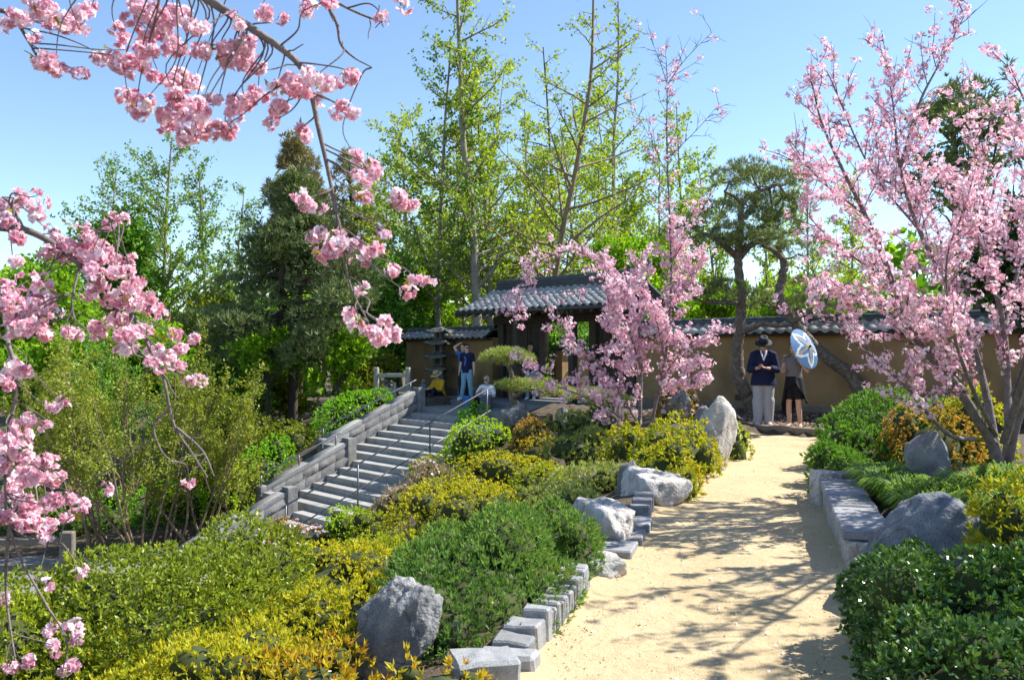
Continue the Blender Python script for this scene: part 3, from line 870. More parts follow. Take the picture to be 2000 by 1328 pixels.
boulder(1100, 800, 20.2, .5, .32, .4, 24, 'granite', 'low grey rock beside the timber bench end', .7, z=.0)
boulder(752, 745, 29.3, .62, .95, .4, 20, 'granite_dark', 'upright standing stone behind the timber barrier', .5, z=-.1)
boulder(95, 1150, 15.2, 1.0, .45, .6, 21, 'granite_warm', 'low whitish rock near the old timber fence', .2)
boulder(20, 1150, 14.6, .9, .42, .6, 22, 'granite_warm', 'whitish rock at the frame edge below the blossom', 1.2)
boulder(40, 1215, 12.6, 1.1, .30, .7, 25, 'granite_warm', 'flat buff rock at the foot of the slope', .7)
# small squared timber seat end by the garden pine
q = P(1056, 810, 20.3); 
o = box('timber_block', 'wood_brown', None, (q[0], q[1], tz(q[0], q[1]) - .02), (.42, .5, .36), .4, bev=.02, rough=.008, cuts=1)
tag(o, 'squared brown timber block beside the furrowed grey rock', 'block')
o = box('concrete_corner', 'concrete', None, (2.62, 12.6, -.02), (.22, .32, .24), .35, bev=.01, cuts=1, rough=.006)
tag(o, 'small pale concrete corner block beside the tall pale boulder', 'block')

# ------------------------------------------------------------------ kerbs
kerb = thing('granite_kerb', 'row of upright grey granite setts edging the juniper bed', 'kerb', (0, 0, 0), 0)
r = random.Random(4)
y = 4.50; i = 0
for ln, h in [(.17, .125), (.17, .155), (.10, .175)] + [(.062, .15)] * 9 + [(.075, .18), (.09, .175), (.08, .20), (.10, .19), (.09, .14)]:
    yy = y + ln / 2
    x = float(xL(yy)); sl = (float(xL(yy + .1)) - float(xL(yy - .1))) / .2
    dep = .21 if ln > .15 else .17
    box('sett', 'granite_cut', kerb, (x - dep / 2 + .02 + r.uniform(-.008, .008), yy, -.04), (dep, ln * 1.02 * math.hypot(1, sl) - .012, h + .04 + r.uniform(-.012, .012)), -math.atan(sl) + r.uniform(-.02, .02), bev=.011, rough=.013, seed=i, cuts=1)
    y += ln; i += 1
tag(box('kerb_block', 'granite_cut', None, (-.14, 4.28, -.02), (.34, .24, .15), .25, bev=.02, rough=.014, cuts=2), 'loose chipped granite block at the near end of the kerb', 'kerb stone')
tag(box('kerb_block', 'granite_cut', None, (-.02, 4.43, -.03), (.30, .16, .12), -.15, bev=.02, rough=.014, cuts=2, seed=5), 'flat broken granite block under the first upright sett', 'kerb stone')
k2 = thing('granite_kerb', 'flat grey kerb slabs between two boulders on the path edge', 'kerb', (0, 0, 0), 0)
for i, (yy, ln, h, w) in enumerate(((7.0, .42, .06, .34), (7.48, .46, .06, .34), (7.98, .46, .07, .34), (8.42, .14, .13, .2), (8.58, .14, .17, .2), (8.74, .14, .20, .2))):
    x = float(xL(yy)); box('slab', 'granite_cut', k2, (x - .03, yy, -.03), (w, ln - .015, h + .03), -.28 + .03 * i, bev=.012, rough=.006, seed=i, cuts=1)

rw = thing('retaining_wall', 'low dry stone retaining wall with flat caps on the shaded path side', 'stone wall', (0, 0, 0), 0)
r = random.Random(8)
y = 6.35; i = 0
while y < 9.05:
    ln = r.choice((.22, .34, .46, .30)); yy = y + ln / 2
    x = float(xR(yy)); sl = (float(xR(yy + .1)) - float(xR(yy - .1))) / .2
    box('stone', 'granite_warm', rw, (x + .10 + r.uniform(0, .02), yy, -.05), (.22, (ln - .015) * math.hypot(1, sl), .27 + r.uniform(-.01, .01)), -math.atan(sl), bev=.016, rough=.016, seed=i, cuts=2)
    y += ln; i += 1
y = 6.4
while y < 9.0:
    ln = r.choice((.40, .52, .62)); yy = y + ln / 2
    x = float(xR(yy)); sl = (float(xR(yy + .1)) - float(xR(yy - .1))) / .2
    box('cap', 'granite_cut', rw, (x + .16, yy, .223), (.38, (ln - .012) * math.hypot(1, sl), .075 + r.uniform(-.006, .01)), -math.atan(sl) + r.uniform(-.01, .01), bev=.012, rough=.008, seed=i, cuts=2)
    y += ln; i += 1
box('post_stone', 'granite_warm', rw, (3.33, 9.16, -.05), (.2, .2, .42), .3, bev=.02, rough=.012, cuts=2)
box('end_block', 'granite_cut', rw, (3.55, 9.12, .26), (.26, .2, .10), .3, bev=.015, rough=.008, cuts=1)

# plant label
q = P(880, 1232, 4.75)
t = thing('plant_label', 'small grey metal plant label on a stake in the juniper', 'sign', (q[0], q[1], tz(q[0], q[1])), -.2)
zt = q[2] - tz(q[0], q[1])
me = box_mesh(.125, .085, .006, bev=.001, name='plate').copy(); me.materials.clear()
pl = link('plate', me, 'rail', t, (0, 0, zt)); pl.rotation_euler = (R(48), R(-22), 0)
for j, yy in enumerate((.018, -.012)):
    for i in range(6 if j == 0 else 5):
        cme = box_mesh(.010, .009, .001, bev=0, name='letter').copy(); cme.materials.clear()
        link('engraved_letter', cme, 'gravelm', pl, (-.045 + i * .0165, yy, .0062))
tube_obj('stake', [(0, .01, -.1), (0, .01, zt)], .005, 'rail', t, 6)

# ------------------------------------------------------------------ foliage helpers
def unit(v): return v / (np.linalg.norm(v, axis=-1, keepdims=True) + 1e-9)

def kites(P_, A, L, W_, r, fold=.18, wide=.45):
    """leaf blades: base, two shoulders, tip"""
    n = len(P_); B = unit(np.cross(A, r.normal(size=(n, 3)))); N = np.cross(A, B)
    L = np.broadcast_to(L, (n,))[:, None]; W_ = np.broadcast_to(W_, (n,))[:, None]
    m = P_ + A * L * wide
    V = np.stack([P_, m + B * W_ / 2 + N * W_ * fold, P_ + A * L, m - B * W_ / 2 + N * W_ * fold], 1).reshape(-1, 3)
    F = np.arange(n * 4).reshape(n, 4)
    return V, F

def sprigs(acc, P_, N, r, k, L, W_, spread, tvar=.35, up=0.0, tmul=1.0, toff=0.0, jit=.0):
    n = len(P_)
    if n == 0: return
    q_ = P_ / (L * 9 + .05)
    patch = .5 + .25 * (np.sin(q_[:, 0] * 1.3 + 1.7 * np.sin(q_[:, 1])) + np.sin(q_[:, 1] * 1.1 + q_[:, 2] * 1.9 + 1.3 * np.sin(q_[:, 0] * .7)))
    base = r.random(n) * .58 + np.clip(patch, 0, 1) * .42
    PP = np.repeat(P_, k, 0); NN_ = np.repeat(N, k, 0)
    A = unit(NN_ + spread * r.normal(size=NN_.shape) + np.array([0, 0, up]))
    if jit: PP = PP + r.normal(0, jit, PP.shape)
    LL = L * r.uniform(.65, 1.25, n * k); WW = W_ * r.uniform(.75, 1.2, n * k)
    V, F = kites(PP, A, LL, WW, r)
    t = np.clip(np.repeat(base, k) * (1 - tvar) + r.random(n * k) * tvar, 0, 1) * tmul + toff
    acc.add(V, F, np.repeat(np.clip(t, 0, 1), 4))

def ell_sample(r, n, bumps, zmin=-.45, depth=.14, clear=.88):
    w = np.array([b[3] * b[4] + b[3] * b[5] + b[4] * b[5] for b in bumps]); w /= w.sum()
    out_p, out_n = [], []
    bb = np.array(bumps)
    for i, b in enumerate(bumps):
        m = int(n * w[i]) + 1
        v = unit(r.normal(size=(m, 3))); v = v[v[:, 2] > zmin]
        rad = np.array(b[3:6])
        p = np.array(b[:3]) + v * rad * (1 - np.abs(r.normal(0, depth, len(v))))[:, None]
        nn = unit(v / rad)
        ok = np.ones(len(v), bool)
        for j in range(len(bumps)):
            if j != i:
                ok &= (((p - bb[j, :3]) / bb[j, 3:6]) ** 2).sum(1) > clear ** 2
        out_p.append(p[ok]); out_n.append(nn[ok])
    return np.concatenate(out_p), np.concatenate(out_n)

def ell_mesh(acc, bumps, f=.86):
    nu, nv = 9, 6
    for b in bumps:
        V = []
        for i in range(nv + 1):
            ph = -math.pi / 2 + math.pi * i / nv
            for j in range(nu):
                th = 2 * math.pi * j / nu
                V.append((b[0] + f * b[3] * math.cos(ph) * math.cos(th), b[1] + f * b[4] * math.cos(ph) * math.sin(th), b[2] + f * b[5] * math.sin(ph)))
        F = [(i * nu + j, i * nu + (j + 1) % nu, (i + 1) * nu + (j + 1) % nu, (i + 1) * nu + j) for i in range(nv) for j in range(nu)]
        acc.add(np.array(V), np.array(F))

#            material          dens k  L     W     spread up   cat
STY = dict(
    azalea=('lf_azalea', 900, 6, .037, .0135, .75, .5),
    azalea_green=('lf_azalea_green', 900, 6, .036, .0135, .75, .5),
    azalea_orange=('lf_azalea_orange', 600, 7, .045, .0145, .75, .5),
    rhodo=('lf_rhodo', 1150, 5, .038, .017, .9, .3),
    juniper=('lf_juniper', 1900, 7, .046, .010, .55, .45),
    juniper_bright=('lf_juniper_bright', 1150, 7, .055, .010, .5, .4),
    box=('lf_box', 2100, 4, .034, .019, .9, .3),
    hedge=('lf_hedge', 1500, 4, .032, .016, .8, .3),
    hedge_yellow=('lf_hedge_yellow', 1500, 4, .030, .014, .8, .3),
    mugo=('lf_mugo', 900, 10, .062, .0065, .6, .5),
    dry=('lf_dry', 620, 7, .07, .007, .9, .3),
    nandina=('lf_nandina', 520, 7, .055, .015, .9, .3),
    nandina_red=('lf_nandina_red', 520, 7, .052, .015, .9, .3),
    olive=('lf_olive', 520, 6, .05, .018, .9, .2),
)

def make_bumps(r, rx, ry, h, lumps, zc=0.0):
    b = [(0, 0, zc, rx, ry, h)]
    for _ in range(lumps):
        v = unit(r.normal(size=3)); v[2] = abs(v[2]) * .9 + .05; v = unit(v)
        s = r.uniform(.28, .5)
        c = v * np.array([rx, ry, h]) * r.uniform(.62, .92)
        b.append((c[0], c[1], c[2] + zc, rx * s, ry * s, h * s * 1.05))
    return b

def shrub(style, label, at, rx, ry, h, seed, lumps=6, group=None, cat='shrub', name='shrub', flowers=None, rz=0, dens=1.0, mat=None, tmul=1., toff=0.):
    """mounded shrub: at = ground point"""
    r = np.random.default_rng(seed)
    m, dn, k, L, W_, sp, up = STY[style]
    D = max(1.0, np.hypot(at[0], at[1]) / 6.0) ** .8
    L, W_, dn = L * D ** .65, W_ * D ** 1.25, dn / D ** 2 * dens * 1.06
    if np.hypot(at[0], at[1]) > 9: L, W_, dn, lumps = L * .74, W_ * .84, dn * 1.35, min(lumps, 4)
    t = thing(name, label, cat, at, rz, group)
    b = make_bumps(r, rx, ry, h, lumps)
    area = 2 * math.pi * (rx * ry + rx * h + ry * h) / 3 * 1.9
    p, n = ell_sample(r, int(area * dn), b)
    vd = np.array([at[0], at[1]]); vd = vd / np.linalg.norm(vd); cr_, sr_ = math.cos(rz), math.sin(rz)
    away = (n[:, 0] * cr_ - n[:, 1] * sr_) * vd[0] + (n[:, 0] * sr_ + n[:, 1] * cr_) * vd[1]
    kp = (away < .45) | (r.random(len(p)) < .45); p, n = p[kp], n[kp]
    a = Acc(); sprigs(a, p, n, r, k, L, W_, sp, up=up, tmul=tmul, toff=toff)
    # a few shoots standing proud of the outline
    q = r.random(len(p)) < .08
    sprigs(a, p[q] + n[q] * L * r.uniform(.3, 1.3, q.sum())[:, None], n[q], r, k, L * 1.1, W_, sp * .7, up=up + .4, toff=.15)
    link('foliage', a.mesh('foliage'), mat or m, t)
    a = Acc(); ell_mesh(a, b, .6)  # solid dark blobs for the shaded inside of the shrub, blocking see-through
    link('shade_core', a.mesh('shade_core'), 'inner', t)
    if flowers:
        fm, cnt, fr = flowers
        i = r.choice(len(p), min(cnt, len(p)), replace=False)
        a = Acc(); blossoms(a, p[i] + n[i] * L * .7, n[i], fr * D ** .5, r)
        link('flowers', a.mesh('flowers'), fm, t)
    return t

def blossoms(acc, P_, N, fr, r, petals=5, double=False, tb=None):
    """open five-petalled flowers at P_ facing N"""
    n = len(P_)
    if n == 0: return
    N = unit(N + .35 * r.normal(size=N.shape))
    a = unit(np.cross(N, r.normal(size=N.shape))); b = np.cross(N, a)
    fr = fr * r.uniform(.8, 1.15, n)
    base = r.random(n) if tb is None else tb
    for ring in range(2 if double else 1):
        ph0 = r.uniform(0, 6.28, n)
        for k in range(petals):
            ph = ph0 + 2 * math.pi * k / petals + r.normal(0, .1, n)
            d = np.cos(ph)[:, None] * a + np.sin(ph)[:, None] * b
            s = -np.sin(ph)[:, None] * a + np.cos(ph)[:, None] * b
            cup = (r.uniform(.02, .38, n) + .4 * ring)[:, None]
            A = unit(d + N * cup)
            L = (fr * (1 - .25 * ring))[:, None]
            w = L * .38
            m = P_ + A * L * .62
            V = np.stack([P_, m + s * w, P_ + A * L, m - s * w], 1).reshape(-1, 3)
            t = np.stack([base * .45, base * .75 + .2, base * .6 + .42, base * .75 + .2], 1) + r.normal(0, .06, (n, 1))
            acc.add(V, np.arange(n * 4).reshape(n, 4), np.clip(t, 0, 1).ravel())

def pompom(accs, c, rad, fr, r, n, double=False, squash=.85, tone=None):
    """ball of flowers round c, shared among petal-colour accumulators"""
    v = unit(r.normal(size=(n, 3))); p = c + v * rad * np.array([1, 1, squash]) * (.55 + .45 * r.random(n) ** .5)[:, None]
    j = r.random(n)
    w = tone if tone is not None else .3 + .7 * r.random()
    for i, acc in enumerate(accs):
        lo, hi = ((0, .30 - .25 * w), (.30 - .25 * w, .95 - .45 * w), (.95 - .45 * w, 1.01))[i]
        q = (j >= lo) & (j < hi)
        blossoms(acc, p[q], v[q], fr, r, double=double)

# ------------------------------------------------------------------ branching
def grow(r, p, d, L, rad, lvl, S, tubes, pts_out):
    n = max(3, int(L / S['seg'][min(lvl, len(S['seg']) - 1)]))
    pts = [p]; d = unit(d)
    for i in range(n):
        d = unit(d + r.normal(0, S['wig'][min(lvl, len(S['wig']) - 1)], 3) + np.array([0, 0, S['trop'][min(lvl, len(S['trop']) - 1)]]))
        pts.append(pts[-1] + d * L / n)
    pts = np.array(pts)
    rr = rad * (1 - .78 * np.linspace(0, 1, n + 1))
    tubes.append((pts, rr, lvl))
    pts_out.append((pts, lvl))
    if lvl >= S['max']: return
    nch = S['nch'][lvl]; t0 = S['t0'][lvl]
    for c in range(nch):
        t = t0 + (1 - t0) * (c + r.random() * .9) / nch
        i = min(n - 1, int(t * n)); f = t * n - i
        q = pts[i] * (1 - f) + pts[i + 1] * f
        dd = unit(pts[i + 1] - pts[i])
        s = unit(np.cross(dd, r.normal(size=3)))
        ang = S['ang'][lvl] * r.uniform(.75, 1.25)
        cd = dd * math.cos(ang) + s * math.sin(ang)
        cl = L * S['lr'][lvl] * r.uniform(.7, 1.2) * (1 - S['tap'][lvl] * t)
        grow(r, q, cd, cl, max(rr[i] * .55, .003), lvl + 1, S, tubes, pts_out)

def tubes_mesh(tubes, org, name='branches', sides=(7, 5, 4, 3, 3)):
    a = Acc()
    for pts, rr, lvl in tubes: a.add(*tube(pts, rr, sides[min(lvl, len(sides) - 1)]))
    return a.mesh(name, org=org)

def along(pts, step):
    s = np.r_[0, np.cumsum(np.linalg.norm(np.diff(pts, axis=0), axis=1))]
    q = np.arange(step * .5, s[-1], step)
    return np.stack([np.interp(q, s, pts[:, k]) for k in range(3)], -1)

GINK = dict(seg=[.9, .5, .6], wig=[.03, .09, .12], trop=[.02, .035, .03], max=2, nch=[26, 7], t0=[.22, .15], ang=[1.05, .8], lr=[.30, .45], tap=[.72, .4])
def ginkgo(px, D, ptop, label, seed, mat='lf_ginkgo', lean=(0, 0), dens=1.0, rad=.15, bark='bark_pale', spread=1.0, nb=26, group='slender spring trees behind the garden wall', leafy=(.0, 1.0)):
    r = np.random.default_rng(seed)
    b = P(px, 700, D); b[2] = tz(b[0], b[1])
    H = EYE + (HZ - ptop) / FPX * D - b[2]
    S = dict(GINK); S['lr'] = [.31 * spread * min(1, 13 / H), .45]; S['nch'] = [nb + 6, 7]
    tubes, po = [], []
    grow(r, b - np.array([0, 0, .3]), np.array([lean[0], lean[1], 1.0]), H + .3, rad, 0, S, tubes, po)
    t = thing('slender_tree', label, 'tree', b, 0, group)
    link('trunk', tubes_mesh([q for q in tubes if q[2] == 0], b, 'trunk'), bark, t)
    link('branches', tubes_mesh([q for q in tubes if q[2] > 0], b, sides=(6, 4, 3)), bark, t)
    a = Acc(); C = []
    for pts, lvl in po:
        if lvl == 0: continue
        C.append(along(pts, .13 if lvl == 2 else .2))
    C = np.concatenate(C)
    f = (C[:, 2] - b[2]) / H
    keep = r.random(len(C)) < dens * np.interp(f, [0, leafy[0] + 1e-6, leafy[1], 1.0001], [1, 1, .75, .45])
    C = C[keep]
    sprigs(a, C, unit(r.normal(size=C.shape) + [0, 0, .4]), r, 4, .126 * (D / 32) ** .5, .105 * (D / 32) ** .5, 1.0, jit=.08)
    link('leaves', a.mesh('leaves', org=b), mat, t)
    return t

def broad(px, D, ptop, wpx, label, seed, mat, dens=1.0, pbot=None, leaf=.12, group=None, depth=None, bark='bark_dark', name='leafy_tree', clumps=16, shape=1.0, cat='tree'):
    """leafy tree: trunk and limbs carrying clumps of leaves"""
    r = np.random.default_rng(seed)
    b = P(px, 700, D); b[2] = tz(b[0], b[1])
    zt = EYE + (HZ - ptop) / FPX * D
    hw = wpx / 2 / FPX * D; dw = depth or hw * .8
    zb = EYE + (HZ - pbot) / FPX * D if pbot else b[2] + .3 * (zt - b[2])
    t = thing(name, label, cat, b, 0, group)
    a = Acc(); tb = []
    hh = (zt - zb) / 2; zc = (zt + zb) / 2
    trunk_top = np.array([b[0], b[1], zc])
    tb.append((spline([b - [0, 0, .3], b * .5 + trunk_top * .5 + [r.normal(0, .1), 0, 0], trunk_top], 5), None, 0))
    tb[0] = (tb[0][0], np.linspace(.035 * (zt - b[2]) * .5 + .04, .03, len(tb[0][0])), 0)
    for i in range(clumps):
        v = unit(r.normal(size=3)) * r.uniform(.35, .8)
        v[2] = np.clip(v[2], -.7, .85)
        wz = math.sqrt(max(.05, 1 - (v[2] * .9) ** 2)) if shape else 1
        c = np.array([b[0] + v[0] * hw * wz, b[1] + v[1] * dw * wz, zc + v[2] * hh])
        rr = r.uniform(.30, .46)
        bump = (c[0], c[1], c[2], hw * rr, dw * rr, hh * rr * .8)
        area = 4 * math.pi * ((hw * dw + hw * hh + dw * hh) / 3) * rr * rr
        n = int(area * dens * .46 / (leaf * leaf * .45 * 5))
        v2 = unit(r.normal(size=(n, 3)))
        p = np.array(bump[:3]) + v2 * np.array(bump[3:]) * (r.random(n) ** .45)[:, None] * (1 + .12 * r.normal(size=(n, 1)))
        sprigs(a, p, unit(v2 + [0, 0, .3]), r, 5, leaf * 1.58, leaf * .96, .9, jit=leaf * .5)
        st = trunk_top * .6 + b * .4
        mid = (st + c) / 2 + r.normal(0, .15, 3)
        pts = spline([st, mid, c], 4)
        tb.append((pts, np.linspace(.03 + hw * .008, .008, len(pts)), 1))
    link('trunk', tubes_mesh(tb, b, 'trunk'), bark, t)
    link('crown', a.mesh('crown', org=b), mat, t)
    return t

def pads(a, lst, r, L=.13, W_=.012, dens=260, k=9, flat=True):
    """needle tufts over cloud-shaped pads; lst of (centre, rx, ry, rz)"""
    for c, rx, ry, rz_ in lst:
        b = make_bumps(r, rx, ry, rz_, 5)
        area = 4 * math.pi * (rx * ry + rx * rz_ + ry * rz_) / 3
        p, n = ell_sample(r, int(area * dens), b, -.35, .16, .8)
        sprigs(a, p + c, unit(n + [0, 0, .5]), r, k, L, W_, .65, up=.3)

def limb(px_pts, rad0, rad1, n=6):
    pts = spline([P(*q) if len(q) == 3 else P(*q) for q in px_pts], n)
    return pts, np.linspace(rad0, rad1, len(pts))

# ================================================================== background wood
r = np.random.default_rng(77)
def far_wood():
    a = Acc(); tr = Acc()
    for i in range(95):
        D = r.uniform(52, 75); px = r.uniform(-500, 2500)
        top = 560 + 60 * math.sin(px * .006) + r.uniform(-40, 40)
        b = P(px, 700, D); b[2] = -1.2
        zt = EYE + (HZ - top) / FPX * D
        for j in range(7):
            c = np.array([b[0] + r.normal(0, 1.6), b[1] + r.normal(0, 1.2), b[2] + (zt - b[2]) * r.uniform(.12, .95)])
            n = 17; v = unit(r.normal(size=(n, 3)))
            p = c + v * np.array([1.9, 1.6, 1.2]) * (r.random(n) ** .4)[:, None]
            sprigs(a, p, v, r, 4, .85, .58, .9)
        pts = np.array([b - [0, 0, .5], [b[0] + .2, b[1], zt * .6], [b[0], b[1], zt * .85]])
        tr.add(*tube(pts, np.linspace(.18, .04, 3), 5))
    o = link('distant_wood', a.mesh('distant_wood'), 'lf_spring'); tag(o, 'distant belt of fresh green woodland beyond the garden', 'woodland', kind='stuff')
    link('distant_trunks', tr.mesh('distant_trunks'), 'bark_dark', o)
far_wood()

# slender trees behind the gate
ginkgo(935, 30.5, -60, 'tallest pale-trunked tree behind the gate ridge, crown of yellow-green sprays', 1, rad=.21, spread=1.15, dens=.95)
ginkgo(958, 31.5, 120, 'slim grey tree leaning right beside the tallest one', 2, lean=(.05, 0), rad=.15, dens=.8)
ginkgo(1048, 29.5, -30, 'dark-trunked half-bare tree leaning right above the gate roof', 3, lean=(.10, 0), rad=.14, dens=.3, bark='bark_tan', spread=1.1)
ginkgo(858, 33, 90, 'slim tree with dense deep green sprays left of the tallest one', 4, 'lf_ginkgo_dark', rad=.13, dens=1.0, spread=1.1)
ginkgo(805, 36, 240, 'short leafy tree with low yellow-green boughs over the stone lantern', 5, rad=.14, dens=1.0, spread=1.25)
ginkgo(1015, 36, 180, 'thin upright tree between the slim grey and half-bare ones', 6, rad=.11, dens=.7)
ginkgo(1128, 37, 250, 'small bright green tree behind the young cherry arch', 7, rad=.11, dens=.8)
ginkgo(1205, 35, 30, 'narrow sparse tree rising behind the cherry leader', 8, lean=(.015, 0), rad=.13, dens=.5, spread=.8)
ginkgo(1085, 41, 90, 'far thin half-bare tree behind the gate ridge', 9, rad=.12, dens=.35, bark='bark_dark')
ginkgo(1345, 44, 215, 'far slim tree between the cherry leader and the clipped pine', 10, rad=.13, dens=.8, spread=.85)
ginkgo(1400, 46, 300, 'far low tree behind the clipped pine crown', 11, rad=.12, dens=.9)
ginkgo(890, 40, 260, 'far leafy tree filling the gap behind the tallest trunk', 12, rad=.13, dens=.9)
ginkgo(985, 44, 300, 'far bright tree low behind the slim grey trunk', 13, rad=.12, dens=.9)
ginkgo(1255, 43, 330, 'far bright tree low behind the young cherry', 14, rad=.12, dens=.9)
for i, (px, D, top, lab) in enumerate(((760, 40, 330, 'far yellow-green tree over the hanging blossom tips'), (835, 45, 210, 'far leafy tree above the stone lantern'), (912, 37, 330, 'low bright tree just behind the tallest trunk'), (1040, 33, 330, 'low lime tree right behind the gate ridge'),
                                          (1160, 33, 300, 'lime tree behind the top of the cherry arch'), (1180, 45, 160, 'far lacy tree between half-bare and narrow ones'), (1290, 36, 250, 'lacy lime tree beside the cherry leader'), (1100, 48, 170, 'far lacy tree behind the half-bare trunk'), (960, 48, 120, 'far lacy tree beside the tallest crown'))):
    ginkgo(px, D, top, lab, 700 + i, rad=.085, dens=.75, spread=1.1)
ginkgo(1500, 42, 330, 'sparse far tree between the two garden pines', 720, rad=.10, dens=.7)
ginkgo(1575, 44, 300, 'sparse far tree left of the large cherry', 721, rad=.10, dens=.5)
ginkgo(1650, 40, 360, 'far tree seen through the left side of the large cherry', 722, rad=.10, dens=.8)
G2 = 'slender spring trees beyond the dark conifer'
ginkgo(325, 44, 265, 'tall open tree with bare tip left of the dark conifer', 15, 'lf_ginkgo_dark', rad=.16, dens=1.2, spread=1.6, group=G2, leafy=(.3, .6))
ginkgo(205, 47, 320, 'open tree with fan-shaped bare top at the far left', 16, 'lf_ginkgo_dark', rad=.14, dens=1.0, spread=1.5, group=G2, leafy=(.3, .6))
ginkgo(415, 46, 330, 'half-bare pale tree just left of the dark conifer', 17, 'lf_ginkgo_dark', rad=.14, dens=.8, spread=1.5, group=G2, leafy=(.2, .5))
ginkgo(455, 50, 370, 'bare-tipped tree touching the dark conifer outline', 18, 'lf_ginkgo_dark', rad=.12, dens=.45, spread=1.1, group=G2)

G3 = 'leafy trees beyond the garden'
broad(235, 43, 395, 210, 'rounded deep green tree under the open bare-topped trees', 21, 'lf_broad', leaf=.15, group=G3, clumps=20, pbot=640)
broad(60, 34, 470, 260, 'lime green tree behind the left blossom', 22, 'lf_spring', leaf=.13, group=G3, clumps=20, pbot=760)
broad(240, 32, 565, 260, 'low lime green tree with a crooked dark limb', 23, 'lf_spring', leaf=.12, group=G3, clumps=18, pbot=780)
broad(420, 36, 560, 200, 'dusky green tree behind the conifer boughs on the left', 24, 'lf_olive', leaf=.13, group=G3, pbot=740)
broad(520, 26.8, 620, 140, 'bright green shrubby tree seen under the conifer', 25, 'lf_spring', leaf=.11, group=G3, pbot=760, clumps=12)
broad(672, 26.9, 625, 140, 'bright green bush left of the timber barrier', 26, 'lf_spring', leaf=.10, group=G3, pbot=770, clumps=14)
broad(770, 33.5, 470, 190, 'shaded green tree behind the stone lantern', 27, 'lf_broad', leaf=.12, group=G3, pbot=760, clumps=18)
broad(730, 30.2, 660, 130, 'olive bush behind the timber barrier', 28, 'lf_olive', leaf=.09, group=G3, pbot=775, clumps=12)
broad(840, 34, 520, 150, 'fresh green tree just above the left wall roof', 29, 'lf_spring', leaf=.11, group=G3, pbot=700, clumps=12)
broad(1010, 35, 560, 180, 'fresh green thicket seen past the gate ridge', 30, 'lf_spring', leaf=.11, group=G3, pbot=720, clumps=14)
broad(1240, 29, 440, 190, 'vivid lime maple behind the young cherry', 31, 'lf_spring', leaf=.10, group=G3, pbot=640, clumps=18)
broad(1120, 31, 600, 200, 'green tree seen through the gate opening', 32, 'lf_broad', leaf=.10, group=G3, pbot=760, clumps=14)
broad(1390, 29, 540, 190, 'lime green tree behind the clipped pine trunk', 33, 'lf_spring', leaf=.10, group=G3, pbot=700, clumps=14)
broad(1590, 28, 530, 260, 'yellow-green tree above the wall behind the leaning pine', 34, 'lf_spring', leaf=.10, group=G3, pbot=690, clumps=16)
broad(1800, 27, 540, 260, 'mid green tree above the wall behind the large cherry', 35, 'lf_broad', leaf=.11, group=G3, pbot=690, clumps=16)
broad(1310, 40, 380, 130, 'tall narrow bright green tree beside the cherry leader', 36, 'lf_ginkgo_dark', leaf=.13, group=G3, pbot=640, clumps=14)
broad(2010, 16, 330, 260, 'dense dark evergreen behind the large cherry', 37, 'lf_dark', leaf=.10, group=G3, pbot=720, clumps=22)
broad(1900, 22, 180, 200, 'tall dark pine top showing through the large cherry', 38, 'lf_pine', leaf=.10, group=G3, pbot=420, clumps=12, dens=.6)
broad(560, 30, 690, 200, 'shadowy bush under the dark conifer', 39, 'lf_olive', leaf=.09, group=G3, pbot=820, clumps=14)
broad(450, 27.5, 680, 200, 'dim olive bush behind the multi-stemmed shrubs', 40, 'lf_broad', leaf=.09, group=G3, pbot=830, clumps=14)
broad(90, 26, 640, 260, 'yellow-green bush behind the multi-stemmed shrubs at the far left', 41, 'lf_spring', leaf=.10, group=G3, pbot=860, clumps=16)

# dark conifer at left centre
def conifer(px, D, label, outline, trunk, mat, seed, npad, bark='bark_dark', name='conifer_tree', leaf=(.23, .042), dens=33, k=6, rad=.17, group=None):
    r = np.random.default_rng(seed)
    b = P(*trunk[0]); b[2] = tz(b[0], b[1])
    tp = [b - [0, 0, .3]] + [P(*q) for q in trunk[1:]]
    pts = spline(tp, 6)
    tb = [(pts, np.linspace(rad, .03, len(pts)), 0)]
    a = Acc(); lst = []
    ys = np.array([o[0] for o in outline]); x0 = np.array([o[1] for o in outline]); x1 = np.array([o[2] for o in outline])
    for i in range(npad):
        y = r.uniform(ys[0], ys[-1]); lo, hi = np.interp(y, ys, x0), np.interp(y, ys, x1)
        x = lo + (hi - lo) * r.random()
        dd = D + r.uniform(-1, 1) * (hi - lo) / 2 / FPX * D * .8
        c = P(x, y, dd)
        s = .22 + .0075 * min(hi - lo, 120) * r.uniform(.15, .9)
        lst.append((c, s, s, s * r.uniform(.35, .75)))
        f = np.clip((c[2] - b[2] - .3) / (pts[-1][2] - b[2]), .12, .97)
        q = pts[int(f * (len(pts) - 1))]
        q = q - np.array([0, 0, .12 * np.linalg.norm((c - q)[:2])])
        if r.random() < .5: lst.append((c + np.array([r.normal(0, s * .6), r.normal(0, s * .5), s * .7]), s * .16, s * .16, s * r.uniform(.5, 1.0)))
        lp_ = spline([q, (q + c) / 2 + np.array([0, 0, .1]), c - [0, 0, s * .2]], 4)
        tb.append((lp_, np.linspace(.05, .012, len(lp_)), 1))
    pads(a, lst, r, leaf[0], leaf[1], dens, k)
    t = thing(name, label, 'tree', b, 0, group)
    link('trunk', tubes_mesh(tb[:1], b, 'trunk'), bark, t)
    link('branches', tubes_mesh(tb[1:], b), bark, t)
    link('needles', a.mesh('needles', org=b), mat, t)
